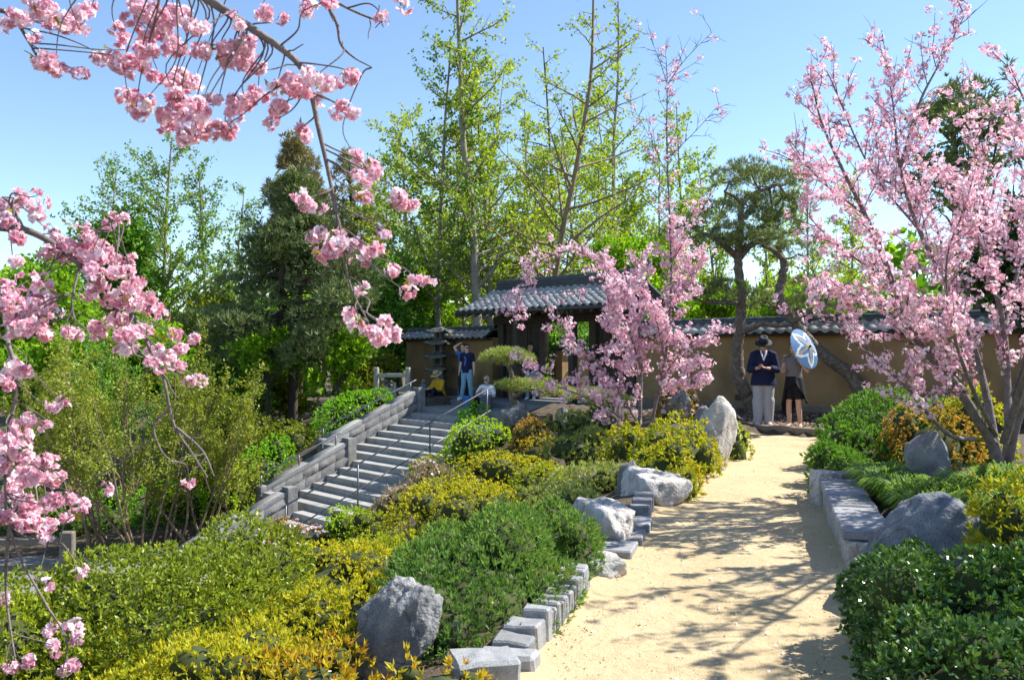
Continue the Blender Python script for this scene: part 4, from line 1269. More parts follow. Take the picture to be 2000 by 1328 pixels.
conifer(570, 28, 'broad dark olive conifer with drooping boughs beyond the steps',
        [(340, 566, 584), (430, 535, 618), (510, 500, 660), (560, 440, 705), (600, 380, 730), (660, 390, 720), (720, 450, 640)],
        [(572, 760, 28), (572, 640, 28), (548, 590, 28), (556, 500, 28), (570, 420, 28), (572, 340, 28)], 'lf_conifer', 51, 140)
conifer(585, 37, 'tall brownish redwood rising behind the olive conifer',
        [(268, 574, 586), (320, 560, 606), (380, 548, 625), (450, 535, 645), (560, 515, 670)],
        [(585, 720, 37), (585, 500, 37), (580, 262, 37)], 'lf_redwood', 52, 85, leaf=(.26, .042), dens=50)
conifer(690, 38, 'thin brownish redwood behind the hanging blossom twig',
        [(300, 672, 690), (360, 660, 715), (460, 640, 740), (560, 630, 760)],
        [(690, 720, 38), (688, 500, 38), (682, 292, 38)], 'lf_redwood', 53, 34, leaf=(.26, .042), dens=50)
conifer(1865, 24, 'dark pine crown high behind the large cherry',
        [(190, 1800, 1930), (300, 1770, 1960), (420, 1780, 1990)],
        [(1870, 700, 24), (1868, 450, 24), (1862, 190, 24)], 'lf_pine', 54, 14, rad=.2)

# clipped pines by the wall
def clipped_pine(label, trunk, limbs, padlist, seed, rad, D, mat='lf_pine', dens=190, ps=1.45):
    r = np.random.default_rng(seed)
    b = P(*trunk[0]); b[2] = tz(b[0], b[1])
    tp = [b - [0, 0, .25]] + [P(*q) for q in trunk[1:]]
    pts = spline(tp, 8); rr = np.linspace(rad, rad * .55, len(pts)); rr[:6] *= np.linspace(1.25, 1.0, 6)
    pts = pts + np.c_[r.normal(0, .012, len(pts)), r.normal(0, .012, len(pts)), np.zeros(len(pts))]
    t = thing('clipped_pine', label, 'tree', b, 0, 'old garden pines trained by the wall')
    link('trunk', tubes_mesh([(pts, rr, 0)], b, 'trunk', sides=(12,)), 'bark_pine', t)
    tb = []
    for l, r0, r1 in limbs:
        q = spline([P(*c) for c in l], 6); tb.append((q, np.linspace(r0, r1, len(q)), 0))
    lst = []
    allp = np.vstack([pts] + [q[0] for q in tb])
    for (x, y, dd, wx, hy) in padlist:
        c = P(x, y, dd); s = wx / FPX * dd
        lst.append((c, s * 1.08, s * .9, hy / FPX * dd * ps))
        i = np.argmin(((allp - c) ** 2).sum(1)); q = allp[i]
        m = spline([q, (q + c) / 2 - [0, 0, .05], c], 4); tb.append((m, np.linspace(.035, .012, len(m)), 1))
        for _ in range(4):
            e = c + np.array([r.uniform(-s, s) * .7, r.uniform(-s, s) * .6, 0]); tb.append((spline([c - [0, 0, .02], (c + e) / 2 - [0, 0, .06], e], 3), np.linspace(.014, .005, 7), 2))
    link('limbs', tubes_mesh(tb, b, 'limbs', sides=(9, 5, 4)), 'bark_pine', t)
    a = Acc(); pads(a, lst, r, .13 * (D / 20) ** .5, .012, dens, 9)
    link('needles', a.mesh('needles', org=b), mat, t)
    return t
clipped_pine('upright garden pine with a curved foot beside the visitor in a dark hat',
             [(1486, 806, 19.9), (1462, 780, 19.9), (1446, 745, 19.8), (1441, 700, 19.8), (1444, 640, 19.8), (1449, 580, 19.8), (1443, 530, 19.8), (1440, 500, 19.8)],
             [([(1441, 503, 19.8), (1420, 485, 19.6), (1395, 465, 19.4), (1370, 455, 19.3)], .09, .04),
              ([(1443, 505, 19.8), (1465, 480, 20), (1490, 470, 20.1), (1530, 462, 20.2)], .09, .04),
              ([(1441, 500, 19.8), (1446, 440, 19.8), (1450, 400, 19.8), (1470, 380, 19.9), (1520, 360, 20)], .09, .035),
              ([(1449, 400, 19.8), (1435, 385, 19.7), (1415, 375, 19.6)], .05, .03),
              ([(1444, 590, 19.8), (1420, 592, 19.4), (1385, 590, 19.2)], .07, .03),
              ([(1449, 648, 19.7), (1470, 640, 19.4), (1490, 632, 19.2), (1515, 636, 19.1), (1545, 634, 19.2)], .075, .05)],
             [(1485, 362, 19.9, 55, 24), (1535, 358, 20.1, 38, 17), (1425, 352, 19.6, 32, 17), (1465, 330, 19.9, 36, 12), (1510, 410, 20.2, 40, 24), (1480, 440, 20.0, 40, 22), (1375, 440, 19.3, 42, 20), (1340, 462, 19.2, 34, 15),
              (1430, 462, 19.5, 40, 18), (1530, 452, 20.2, 42, 22), (1395, 582, 19.2, 46, 13), (1350, 576, 19.2, 36, 12), (1420, 560, 19.3, 32, 10), (1480, 588, 20.3, 38, 13), (1455, 478, 19.6, 44, 14), (1408, 415, 19.5, 34, 16), (1462, 402, 19.9, 36, 14), (1400, 480, 19.4, 40, 14), (1555, 400, 20.2, 30, 16)], 61, .17, 20)
clipped_pine('leaning garden pine crossing the wall behind the painted parasol',
             [(1705, 772, 18.8), (1668, 742, 18.9), (1625, 706, 19.0), (1590, 676, 19.1), (1562, 645, 19.2), (1540, 615, 19.3), (1524, 585, 19.3), (1524, 555, 19.4), (1532, 525, 19.4), (1530, 505, 19.4)],
             [([(1530, 508, 19.4), (1512, 490, 19.3), (1490, 480, 19.2)], .07, .04), ([(1532, 510, 19.4), (1520, 480, 19.6), (1530, 455, 19.8)], .06, .03),
              ([(1548, 630, 19.2), (1575, 612, 19.0), (1610, 598, 18.9), (1650, 588, 18.8)], .075, .03)],
             [(1560, 495, 19.5, 42, 18), (1500, 475, 19.3, 34, 15), (1610, 580, 18.9, 44, 14), (1655, 575, 18.8, 40, 14), (1560, 600, 19.4, 36, 11), (1585, 555, 19.2, 34, 12), (1500, 600, 19.6, 34, 10), (1640, 610, 18.8, 34, 10)], 62, .15, 19.5)
t = clipped_pine('little cloud-pruned pine with yellow-green pads in front of the gate',
             [(1022, 830, 20.8), (1012, 800, 20.8), (998, 770, 20.8), (1000, 740, 20.8), (992, 712, 20.8)],
             [([(1004, 775, 20.8), (1030, 762, 20.7), (1065, 765, 20.6)], .05, .03), ([(1000, 760, 20.8), (975, 755, 20.7)], .04, .025)],
             [(972, 702, 20.8, 32, 17), (1008, 704, 20.8, 32, 15), (990, 693, 20.9, 30, 12), (1006, 754, 20.8, 28, 13), (1040, 757, 20.7, 40, 15), (1085, 768, 20.6, 34, 12), (985, 756, 20.7, 16, 8), (1150, 775, 20.0, 44, 13), (1195, 785, 19.6, 38, 14)], 63, .09, 20, 'lf_mugo', 330, ps=.9)

# ================================================================== shrubs of the slope and beds
sh = lambda style, px, py, h, rx, ry, label, seed, **k: shrub(style, label, top_at(px, py, h), rx, ry, h, seed, **k)
GA = 'yellow azaleas of the lower slope'
shrub('juniper', 'big feathery green juniper behind the granite setts', (-.22, 5.58, -.06), .62, 1.02, .50, 101, 10, flowers=('lf_nandina', 40, .014))
sh('azalea', 655, 1075, .45, .85, .8, 'yellow azalea mound behind the craggy boulder', 102, group=GA)
sh('azalea_green', 770, 1045, .40, .8, .7, 'yellow-green azalea joining the back of the juniper', 103, group=GA)
sh('azalea', 480, 1140, .45, .75, .75, 'yellow azalea mound in front of the pink-tipped bush', 104, group=GA, flowers=('petal_white', 3, .03))
sh('azalea', 560, 1195, .36, .70, .65, 'golden azalea with two white flowers', 105, group=GA, flowers=('petal_white', 6, .028))
sh('azalea', 300, 1215, .5, .75, .7, 'olive-yellow azalea below the glossy green bush', 106, group=GA)
sh('azalea', 420, 1255, .42, .6, .6, 'low golden azalea in the near corner of the slope', 107, group=GA)
sh('azalea', 110, 1265, .5, .6, .55, 'olive-yellow azalea under the trailing blossom', 108, group=GA)
sh('azalea_green', 30, 1235, .5, .6, .6, 'greener azalea at the frame edge under the blossom', 109, group=GA)
sh('azalea_orange', 640, 1265, .26, .34, .34, 'orange-tipped azalea left of the craggy boulder', 110, group=GA, flowers=('petal_white', 4, .026), dens=.8)
sh('azalea_orange', 860, 1300, .16, .26, .2, 'sparse orange-tipped azalea below the plant label', 111, group=GA, dens=.6)
sh('azalea_orange', 560, 1300, .28, .4, .36, 'orange-yellow azalea at the lower edge of the slope', 112, group=GA, flowers=('petal_white', 3, .026))
sh('rhodo', 330, 1062, .95, 1.0, .9, 'glossy green bush in front of the multi-stemmed shrubs', 113)
sh('rhodo', 195, 1130, .85, 1.0, .9, 'glossy green bush beside the old timber fence', 114)
sh('azalea_green', 255, 1195, .4, .5, .5, 'light green cushion between glossy bush and golden azaleas', 115)
sh('nandina_red', 590, 1022, .6, .75, .6, 'bronze bush with pale pink flower heads at the foot of the handrail', 116, flowers=('petal_pale', 140, .03))
sh('nandina_red', 505, 1075, .45, .45, .45, 'reddish-brown bush between glossy bush and yellow azalea', 117)
sh('hedge_yellow', 690, 992, .5, .55, .5, 'small lime cushion where the handrail meets the shrubs', 118)
sh('azalea_green', 560, 1090, .4, .5, .5, 'yellow-green cushion below the bronze bush', 119)
sh('azalea_green', 735, 1000, .45, .6, .5, 'lime azalea below the grey twiggy bush', 120)
sh('dry', 845, 905, .65, .65, .7, 'grey twiggy bush with faded pink tips beside the steps', 121, flowers=('petal_pale', 60, .02))
sh('dry', 795, 950, .5, .6, .5, 'grey twiggy bush lower down beside the steps', 122)
sh('azalea', 890, 928, .75, .95, .85, 'large yellow azalea beside the grey twiggy bush', 123)
sh('azalea', 1000, 888, .65, 1.1, .85, 'wide yellow-green azalea below the round lime hedge', 124)
sh('azalea_green', 860, 885, .5, .7, .6, 'lime azalea beside the upper steps', 125)
sh('azalea_green', 1060, 905, .4, .5, .5, 'lime azalea patch beside the dwarf pines', 126)
sh('hedge_yellow', 935, 812, .85, .85, .8, 'round lime hedge ball beside the steps', 127)
sh('hedge', 932, 785, .7, .62, .6, 'emerald hedge ball at the top of the steps', 128)
GM = 'low dwarf pines of the bed'
sh('mugo', 1050, 955, .30, .58, .36, 'dwarf pine behind the big juniper', 129, group=GM)
sh('mugo', 1120, 962, .28, .32, .3, 'dwarf pine spilling over the squarish boulder', 130, group=GM)
sh('mugo', 1150, 905, .40, .60, .5, 'dwarf pine beside the broad white-faced boulder', 131, group=GM)
sh('mugo', 1150, 853, .42, .75, .55, 'dwarf pine to the left of the young cherry', 132, group=GM)
sh('mugo', 1118, 808, .55, .60, .5, 'dwarf pine with a pale crooked stem behind the others', 133, group=GM)
sh('nandina_red', 1035, 815, .6, .42, .6, 'orange-brown bush beside the round lime hedge', 134)
sh('azalea_orange', 1050, 850, .5, .5, .5, 'golden-orange bush below the orange-brown one', 135)
sh('nandina', 1225, 828, .55, .5, .5, 'yellow bush behind the cherry stems', 136)
sh('nandina', 1325, 805, .75, .55, .55, 'yellow nandina right of the cherry stems', 137)
sh('rhodo', 1345, 840, .5, .34, .36, 'dark green leafy bush under the yellow nandina', 138)
sh('nandina', 1290, 872, .42, .45, .4, 'yellow-green nandina above the broad white-faced boulder', 139)
sh('nandina', 1330, 915, .36, .22, .3, 'trailing nandina hanging onto the path', 140)
sh('nandina_red', 1330, 765, .6, .6, .5, 'pink-bronze bush at the foot of the wall', 141, flowers=('petal', 60, .03))
sh('rhodo', 1180, 790, .5, .6, .5, 'low green bush behind the dwarf pines', 142)
shrub('azalea_green', 'small round olive bush beside the tall pale boulder', (3.42, 13.0, 0.0), .26, .28, .55, 143, 5)
shrub('juniper', 'small juniper spreading between the kerb end and the flat stone', (.32, 6.75, .0), .42, .48, .34, 182, 6)
# right-hand bed
shrub('juniper_bright', 'tall feathery juniper mound at the path corner', (5.2, 11.9, .3), .80, .85, .82, 144, 10)
shrub('juniper_bright', 'lower feathery juniper lapping onto the path', (4.3, 10.5, .15), .52, .66, .56, 145, 8)
shrub('juniper_bright', 'juniper tongue beside the retaining wall end', (3.75, 9.75, .15), .36, .36, .42, 146, 6)
shrub('nandina_red', 'orange-red nandina behind the upright grey boulder', (4.95, 10.0, .4), .55, .42, .62, 147, 8)
shrub('nandina', 'lime bush behind the large cherry trunk', (5.7, 10.6, .4), .5, .5, .75, 148, 6)
shrub('nandina', 'golden nandina at the frame edge above the boxwood', (3.05, 4.95, .35), .34, .36, .62, 149, 7)
shrub('nandina_red', 'reddish lower nandina behind the boxwood', (2.95, 4.7, .3), .3, .28, .32, 150, 5)
shrub('rhodo', 'shaded green bush under the large cherry', (5.2, 7.4, .4), .7, .7, .4, 151, 6)
GB = 'dark boxwoods in the near corner'
shrub('box', 'dark glossy boxwood in front of the big blue-grey boulder', (2.14, 4.66, .2), .30, .38, .36, 152, 7, group=GB)
shrub('box', 'wide dark glossy boxwood in the near corner of the path', (2.06, 4.05, .2), .42, .42, .42, 153, 8, group=GB)
shrub('box', 'dark glossy boxwood below the golden nandina', (2.55, 4.0, .25), .42, .42, .50, 154, 8, group=GB)
shrub('box', 'dark boxwood at the very near end of the path', (1.92, 3.4, .2), .46, .44, .36, 155, 7, group=GB)
shrub('box', 'dark boxwood spreading behind the wide corner one', (2.5, 3.4, .25), .5, .45, .42, 171, 7, group=GB)
# beyond the steps
sh('azalea_green', 60, 1190, .8, .9, .9, 'light green bush at the frame edge below the fence', 172)
sh('rhodo', 450, 1065, .8, .8, .8, 'glossy green bush against the foot of the lowest stair wall', 173)
sh('azalea_green', 400, 1180, .5, .7, .6, 'light green azalea between glossy bush and golden mounds', 174, group=GA)
sh('azalea', 720, 1130, .4, .45, .5, 'yellow azalea squeezed between craggy boulder and juniper', 175, group=GA)
sh('azalea', 200, 1280, .45, .6, .6, 'olive-gold azalea in the near left corner', 176, group=GA)
GH = 'clipped hedges left of the steps'
shrub('hedge', 'long clipped bright green hedge below the timber barrier', LN(-1.15, 1.25, -.5), 1.1, 1.6, 1.0, 156, 4, group=GH, rz=RZU)
shrub('hedge', 'clipped bright green hedge beside the middle stair wall', LN(-.7, 4.5, -1.9), .8, 1.0, 1.15, 157, 4, group=GH, rz=RZU)
shrub('rhodo', 'grey-green clipped mound behind the lower hedge', LN(-2.1, 3.2, -1.5), 1.05, 1.05, 1.2, 158, 4, group=GH)
shrub('olive', 'loose olive bush below the clipped hedges', LN(-1.2, 6.3, -2.6), 1.1, 1.0, 1.2, 159, 8)
shrub('olive', 'olive thicket behind the grey-green mound', LN(-4.0, 3.4, -1.6), 1.3, 1.2, 1.5, 160, 8)

shrub('olive', 'olive bush between the timber barrier and the conifer', LN(-3.2, -.3, -.3), 1.1, 1.0, .9, 181, 8)
sh('hedge', 330, 940, .9, 1.2, .8, 'bright leafy undergrowth below the open tan-stemmed shrubs', 177)
sh('hedge', 170, 960, .9, 1.3, .8, 'bright leafy undergrowth behind the timber fence', 178)
sh('hedge_yellow', 440, 905, .9, 1.1, .8, 'lime undergrowth beside the lowest stair wall', 179)
sh('hedge', 40, 950, 1.0, 1.2, .8, 'bright undergrowth at the far left of the court', 180)
GO = 'low ground shrubs of the right-hand bed'
for i, (x, y, lab) in enumerate(((4.3, 5.2, 'low green shrub beside the golden nandina'), (5.4, 5.6, 'low green shrub on the open side of the right bed'), (6.8, 7.2, 'low green shrub beyond the large cherry'), (7.0, 9.4, 'low green shrub near the wall behind the large cherry'), (3.9, 3.6, 'low green shrub beside the boxwoods'), (8.4, 8.4, 'low green shrub at the outer end of the right bed'))):
    shrub('azalea_green', lab, (x, y, tz(x, y)), .75, .7, .4, 260 + i, 6, group=GO, dens=.35)
# grass tufts
def grass_tuft(label, at, rad, h, n, seed):
    r = np.random.default_rng(seed)
    t = thing('grass_tuft', label, 'grass', at, 0, 'arching grass tufts under the large cherry')
    a = Acc()
    ph = r.uniform(0, 6.28, n); b0 = np.stack([np.cos(ph), np.sin(ph), 0 * ph], -1)
    p = b0 * (rad * .55 * r.random(n) ** .5)[:, None]
    L = h * r.uniform(.7, 1.3, n)
    out = unit(b0 + .4 * r.normal(size=(n, 3))); out[:, 2] = 0
    s = unit(np.cross(out, [0, 0, 1.0])); w = .006
    q0 = p; q1 = p + (out * .35 + [0, 0, 1.0]) * (L * .5)[:, None]; q2 = q1 + (out * .9 + [0, 0, .35]) * (L * .4)[:, None]; q3 = q2 + (out * .8 + [0, 0, -.5]) * (L * .3)[:, None]
    V = np.stack([q0 - s * w * .7, q0 + s * w * .7, q1 - s * w, q1 + s * w, q2 - s * w * .8, q2 + s * w * .8, q3 - s * .001, q3 + s * .001], 1).reshape(-1, 3)
    f = np.array([[0, 1, 3, 2], [2, 3, 5, 4], [4, 5, 7, 6]])
    F = (f[None] + (np.arange(n) * 8)[:, None, None]).reshape(-1, 4)
    a.add(V, F, np.repeat(r.random(n), 8))
    link('blades', a.mesh('blades'), 'lf_grass', t)
for i, (x, y, rd, h, lab) in enumerate(((3.72, 8.55, .30, .32, 'arching grass tuft behind the retaining wall cap stones'), (3.55, 7.75, .34, .34, 'wide arching grass tuft spilling over the retaining wall'), (3.95, 7.6, .3, .32, 'grass tuft between retaining wall and upright boulder'),
                                       (4.35, 7.85, .34, .34, 'grass tuft in front of the upright grey boulder'), (3.45, 7.1, .3, .3, 'grass tuft nearest the big blue-grey boulder'), (4.75, 8.2, .32, .34, 'grass tuft at the foot of the large cherry'),
                                       (3.9, 8.95, .28, .3, 'bright grass tuft beside the juniper tongue'), (4.0, 6.9, .32, .3, 'shaded grass tuft behind the big blue-grey boulder'))):
    grass_tuft(lab, (x, y, tz(x, y)), rd, h, 520, 200 + i)

# multi-stemmed shrubs at the foot of the steps
MY = dict(seg=[.35, .25, .2], wig=[.07, .12, .15], trop=[.05, .04, .02], max=2, nch=[7, 5], t0=[.3, .25], ang=[.5, .7], lr=[.42, .5], tap=[.5, .3])
def stems(label, px, py, D, ptop, n, seed, mat='lf_olive', dens=1.0, bark='bark_tan', spread=.32):
    r = np.random.default_rng(seed)
    b = P(px, py, D); b[2] = tz(b[0], b[1])
    H = EYE + (HZ - ptop) / FPX * D - b[2]
    t = thing('multistem_shrub', label, 'shrub', b, 0, 'tall multi-stemmed shrubs at the foot of the steps')
    tb, po = [], []
    for i in range(n):
        d = np.array([r.normal(0, spread), r.normal(0, spread), 1.0])
        grow(r, b + np.array([r.normal(0, .15), r.normal(0, .15), -.1]), d, H * r.uniform(.75, 1.05), .035, 0, MY, tb, po)
    link('stems', tubes_mesh([q for q in tb if q[2] == 0], b, 'stems', (6,)), bark, t)
    link('twigs', tubes_mesh([q for q in tb if q[2] > 0], b, 'twigs'), bark, t)
    C = np.concatenate([along(p, .09) for p, l in po if l > 0]); C = C[r.random(len(C)) < dens]
    a = Acc(); sprigs(a, C, unit(r.normal(size=C.shape) + [0, 0, .5]), r, 4, .085, .045, .9, jit=.04)
    link('leaves', a.mesh('leaves', org=b), mat, t)
stems('tall open shrub with tan stems behind the glossy green bush', 305, 1010, 19.6, 690, 7, 301)
stems('tall open shrub with tan stems nearest the granite stair wall', 385, 1010, 20.2, 720, 7, 302)
stems('tall open shrub with tan stems beside the trailing blossom', 190, 1010, 19.8, 700, 7, 303)
stems('darker open shrub with tan stems behind the timber fence', 90, 1010, 20.5, 720, 6, 304)
stems('small open shrub leaning over the granite stair wall', 450, 1000, 21.0, 850, 5, 305)
stems('open shrub with crooked stems at the back of the court', 250, 960, 23.5, 680, 7, 306, 'lf_broad', 1.1)
stems('dense open shrub under the conifer boughs', 380, 940, 24.5, 690, 7, 307, 'lf_olive', 1.2)

# ================================================================== cherries in blossom
def pix(p):
    return 1000 + FPX * p[..., 0] / p[..., 1], HZ - FPX * (p[..., 2] - EYE) / p[..., 1]

def cherry(name, label, base, limbs, seed, dens_fn, sec, twig, fr, n_fl, prad, young=.05, up=.25, sstep_=.16, bstep=.05, leafL=.05, bark='bark_cherry', tone=None, extra=()):
    """limbs: (points, r0, r1); side shoots carry balls of flowers where dens_fn(points) asks for them"""
    r = np.random.default_rng(seed)
    t = thing(name, label, 'tree', base, 0)
    main, side, C = [], [], []
    for pts, r0, r1 in limbs:
        rr = np.linspace(r0 * .72, r1 * .6, len(pts))
        main.append((pts, rr, 0))
        s = along(pts, sstep_)
        nS = len(s)
        for i, q in enumerate(s):
            f = i / max(1, nS)
            if f < .22 and r0 > .03: continue
            k = min(len(pts) - 2, int(f * (len(pts) - 1)))
            d = unit(pts[k + 1] - pts[k])
            cd = unit(d * .7 + unit(np.cross(d, r.normal(size=3))) * .9 + np.array([0, 0, up]))
            L = r.uniform(*sec) * (1.1 - .5 * f)
            m = [q]; dd = cd
            for _ in range(6):
                dd = unit(dd + r.normal(0, .14, 3) + np.array([0, 0, up * .22])); m.append(m[-1] + dd * L / 6)
            m = np.array(m); side.append((m, np.linspace(max(.006, rr[min(k, len(rr) - 1)] * .35), .0025, 7), 2))
            C.append(along(m, bstep))
            for _ in range(r.integers(1, 4)):
                j = r.integers(1, 6); d2 = unit(unit(m[j + 1] - m[j]) + unit(r.normal(size=3)) * .9 + np.array([0, 0, up]))
                w = m[j] + d2 * np.linspace(0, 1, 4)[:, None] * r.uniform(*twig) + r.normal(0, .006, (4, 3)); w[0] = m[j]
                side.append((w, np.linspace(.005, .002, 4), 3)); C.append(along(w, bstep))
        if r1 < .02: C.append(along(pts[len(pts) // 2:], bstep))
    C = np.concatenate(C)
    pr = dens_fn(C)
    C = C[r.random(len(C)) < pr]
    link('trunk', tubes_mesh(main, base, 'trunk', (9,)), bark, t)
    link('twigs', tubes_mesh(side, base, 'twigs', (6, 5, 4, 3)), 'bark_twig', t)
    A = [Acc(), Acc(), Acc()]
    for c in C:
        pompom(A, c + r.normal(0, prad * .3, 3), prad * r.uniform(.7, 1.2), fr, r, int(n_fl * r.uniform(.6, 1.3)), tone=tone)
    for a, m in zip(A, ('petal_deep', 'petal', 'petal_pale')):
        if a.n: link('blossom', a.mesh('blossom', org=base), m, t)
    k = r.random(len(C)) < young
    a = Acc(); q = C[k]
    sprigs(a, q, unit(r.normal(size=q.shape) + [0, 0, .3]), r, 4, leafL, leafL * .42, .8)
    if a.n: link('young_leaves', a.mesh('young_leaves', org=base), 'lf_young', t)
    return t

def PL(lst, D0=None, n=6):
    return spline([P(*(q if len(q) == 3 else (q[0], q[1], D0))) for q in lst], n)

# large cherry on the right
T0 = lambda *v: np.array(v, float)
b = P(1958, 925, 8.9); b[2] = tz(b[0], b[1])
lim = [
    (PL([(1960, 935, 8.9), (1938, 868, 8.9), (1905, 812, 8.8), (1862, 745, 8.7), (1812, 690, 8.6), (1762, 620, 8.5), (1732, 520, 8.4), (1690, 420, 8.3), (1645, 330, 8.2), (1605, 240, 8.1), (1585, 160, 8.1)]), .085, .008),
    (PL([(1958, 930, 8.95), (1945, 880, 9.0), (1930, 790, 9.1), (1902, 680, 9.2), (1852, 560, 9.2), (1795, 450, 9.2), (1758, 330, 9.2), (1745, 210, 9.2), (1722, 60, 9.2)]), .075, .006),
    (PL([(1758, 330, 9.2), (1795, 205, 9.3), (1832, 130, 9.4), (1895, 10, 9.5)]), .03, .006),
    (PL([(1962, 930, 9.0), (1968, 860, 9.1), (1968, 760, 9.3), (1960, 640, 9.4), (1935, 520, 9.5), (1922, 400, 9.6), (1905, 280, 9.7), (1870, 150, 9.8)]), .07, .008),
    (PL([(1966, 930, 9.0), (1985, 830, 8.9), (2030, 690, 8.8), (2060, 500, 8.8), (2075, 300, 8.8), (2040, 190, 8.8)]), .07, .01),
    (PL([(1905, 858, 8.8), (1855, 850, 8.5), (1805, 800, 8.3), (1765, 750, 8.2), (1705, 700, 8.1), (1640, 640, 8.1), (1575, 560, 8.1)]), .035, .006),
    (PL([(1930, 790, 9.1), (1885, 640, 8.9), (1760, 560, 8.6), (1650, 490, 8.5), (1565, 410, 8.5)]), .04, .006),
    (PL([(1902, 680, 9.2), (1880, 600, 9.6), (1840, 480, 10.0), (1800, 380, 10.2), (1700, 250, 10.3)]), .035, .006),
    (PL([(1960, 640, 9.4), (1990, 520, 9.7), (2010, 400, 9.9), (1985, 290, 10), (1960, 180, 10)]), .035, .006),
    (PL([(1812, 690, 8.6), (1780, 640, 8.2), (1700, 590, 7.9), (1620, 560, 7.8)]), .025, .005),
    (PL([(1945, 850, 8.9), (1900, 760, 8.4), (1860, 640, 8.0), (1850, 500, 7.9), (1900, 380, 7.9)]), .035, .006),
    (PL([(1690, 420, 8.3), (1600, 350, 8.1), (1540, 270, 8.0)]), .016, .005),
    (PL([(1795, 450, 9.2), (1700, 330, 9.0), (1620, 150, 9.0), (1600, 130, 9.0)]), .018, .005),
    (spline([T0(5.1, 8.85, .7), T0(5.0, 8.2, 1.6), T0(4.9, 7.4, 2.5), T0(4.7, 6.6, 3.3), T0(4.45, 5.9, 3.9)], 6), .06, .008),
    (spline([T0(5.15, 8.7, 1.0), T0(5.5, 7.8, 2.2), T0(5.4, 6.8, 3.1), T0(5.1, 5.9, 3.6), T0(4.6, 5.2, 3.9)], 6), .05, .008),
    (spline([T0(5.05, 8.6, 1.2), T0(4.8, 7.6, 2.4), T0(4.3, 6.9, 3.2), T0(3.8, 6.5, 3.8)], 6), .04, .007),
    (spline([T0(5.0, 7.6, 2.3), T0(4.6, 6.6, 2.9), T0(4.2, 5.8, 3.2), T0(3.9, 5.3, 3.3)], 6), .03, .006),
    (spline([T0(5.3, 7.4, 2.5), T0(4.9, 6.2, 2.7), T0(4.6, 5.5, 2.8), T0(4.3, 5.0, 3.0)], 6), .03, .006),
    (PL([(1935, 520, 9.5), (1870, 400, 9.2), (1820, 320, 9.0)]), .022, .006),
]
def dn_right(p):
    x, y = pix(p)
    d = np.interp(y, [-200, 60, 250, 420, 640, 760, 860, 930], [.45, .55, .72, .82, .85, .7, .5, .1])
    d = d * np.interp(x, [1450, 1530, 1620, 2100, 2200], [.6, .95, 1.0, 1.0, .7])
    q = np.sin(p[:, 0] * 5.1) * np.sin(p[:, 2] * 4.3 + 1) * np.sin(p[:, 1] * 4.7 + 2)
    return np.clip(d * (1 + .9 * q), 0, 1)
cherry('cherry_tree', 'large pink cherry in full blossom leaning over the right bed', b, lim, 401, dn_right, (.30, .80), (.12, .34), .0225, 9, .054, young=.09, up=.2, sstep_=.12, bstep=.085, leafL=.055)

# young cherry in front of the gate
b = P(1256, 868, 15.3); b[2] = tz(b[0], b[1])
D = 15.3
b[2] = P(1256, 868, 15.3)[2] - .12
lim = [
    (PL([(1250, 878, D), (1250, 800, D), (1252, 700, D), (1240, 610, D), (1190, 530, D), (1130, 492, D), (1065, 505, D), (1018, 555, D), (1004, 630, D)]), .055, .008),
    (PL([(1266, 878, D), (1278, 800, D), (1296, 720, 15.2), (1308, 620, 15.2), (1310, 480, 15.2), (1303, 300, 15.2), (1303, 160, 15.2), (1300, 100, 15.2)]), .055, .006),
    (PL([(1303, 165, 15.2), (1340, 115, 15.1), (1392, 62, 15)]), .012, .004),
    (PL([(1303, 165, 15.2), (1285, 110, 15.3), (1262, 58, 15.4)]), .012, .004),
    (PL([(1303, 310, 15.2), (1360, 255, 15), (1408, 200, 14.9)]), .012, .004),
    (PL([(1304, 345, 15.2), (1265, 260, 15.4), (1230, 200, 15.5)]), .012, .004),
    (PL([(1308, 520, 15.2), (1360, 430, 14.8), (1400, 360, 14.6)]), .018, .005),
    (PL([(1248, 830, D), (1205, 760, 15), (1160, 700, 14.8), (1100, 640, 14.7), (1065, 600, 14.6)]), .03, .006),
    (PL([(1246, 845, D), (1190, 800, 15), (1130, 770, 14.8), (1060, 740, 14.7), (1030, 700, 14.7)]), .022, .005),
    (PL([(1292, 740, 15.2), (1330, 690, 15), (1365, 660, 14.9), (1400, 640, 14.8)]), .022, .005),
    (PL([(1285, 770, 15.2), (1330, 760, 14.9), (1380, 720, 14.7)]), .018, .005),
    (PL([(1252, 720, D), (1225, 640, 14.8), (1190, 590, 14.5), (1180, 540, 14.4)]), .028, .006),
    (PL([(1252, 740, D), (1220, 700, 15.7), (1200, 640, 16), (1210, 560, 16.1)]), .028, .006),
    (PL([(1298, 700, 15.2), (1280, 620, 14.7), (1250, 560, 14.4), (1245, 500, 14.3)]), .025, .006),
    (PL([(1306, 600, 15.2), (1345, 560, 15.5), (1375, 500, 15.6)]), .018, .005),
    (PL([(1240, 610, D), (1205, 560, 15.8), (1150, 560, 16), (1090, 590, 16)]), .018, .005),
]
def dn_mid(p):
    x, y = pix(p)
    d = np.interp(y, [60, 330, 440, 520, 600, 740, 800, 840], [.05, .10, .35, .85, 1.0, 1.0, .5, .0])
    d = np.where((x > 1050) & (x < 1185) & (y > 530) & (y < 615), d * .25, d)
    d = d * np.interp(x, [1000, 1120, 1180, 1340, 1400], [.6, .5, 1.0, 1.05, .8])
    q = np.sin(p[:, 0] * 4.1) * np.sin(p[:, 2] * 4.3 + 1) * np.sin(p[:, 1] * 3.7 + 2)
    return np.clip(d * (1 + .6 * q), 0, 1)
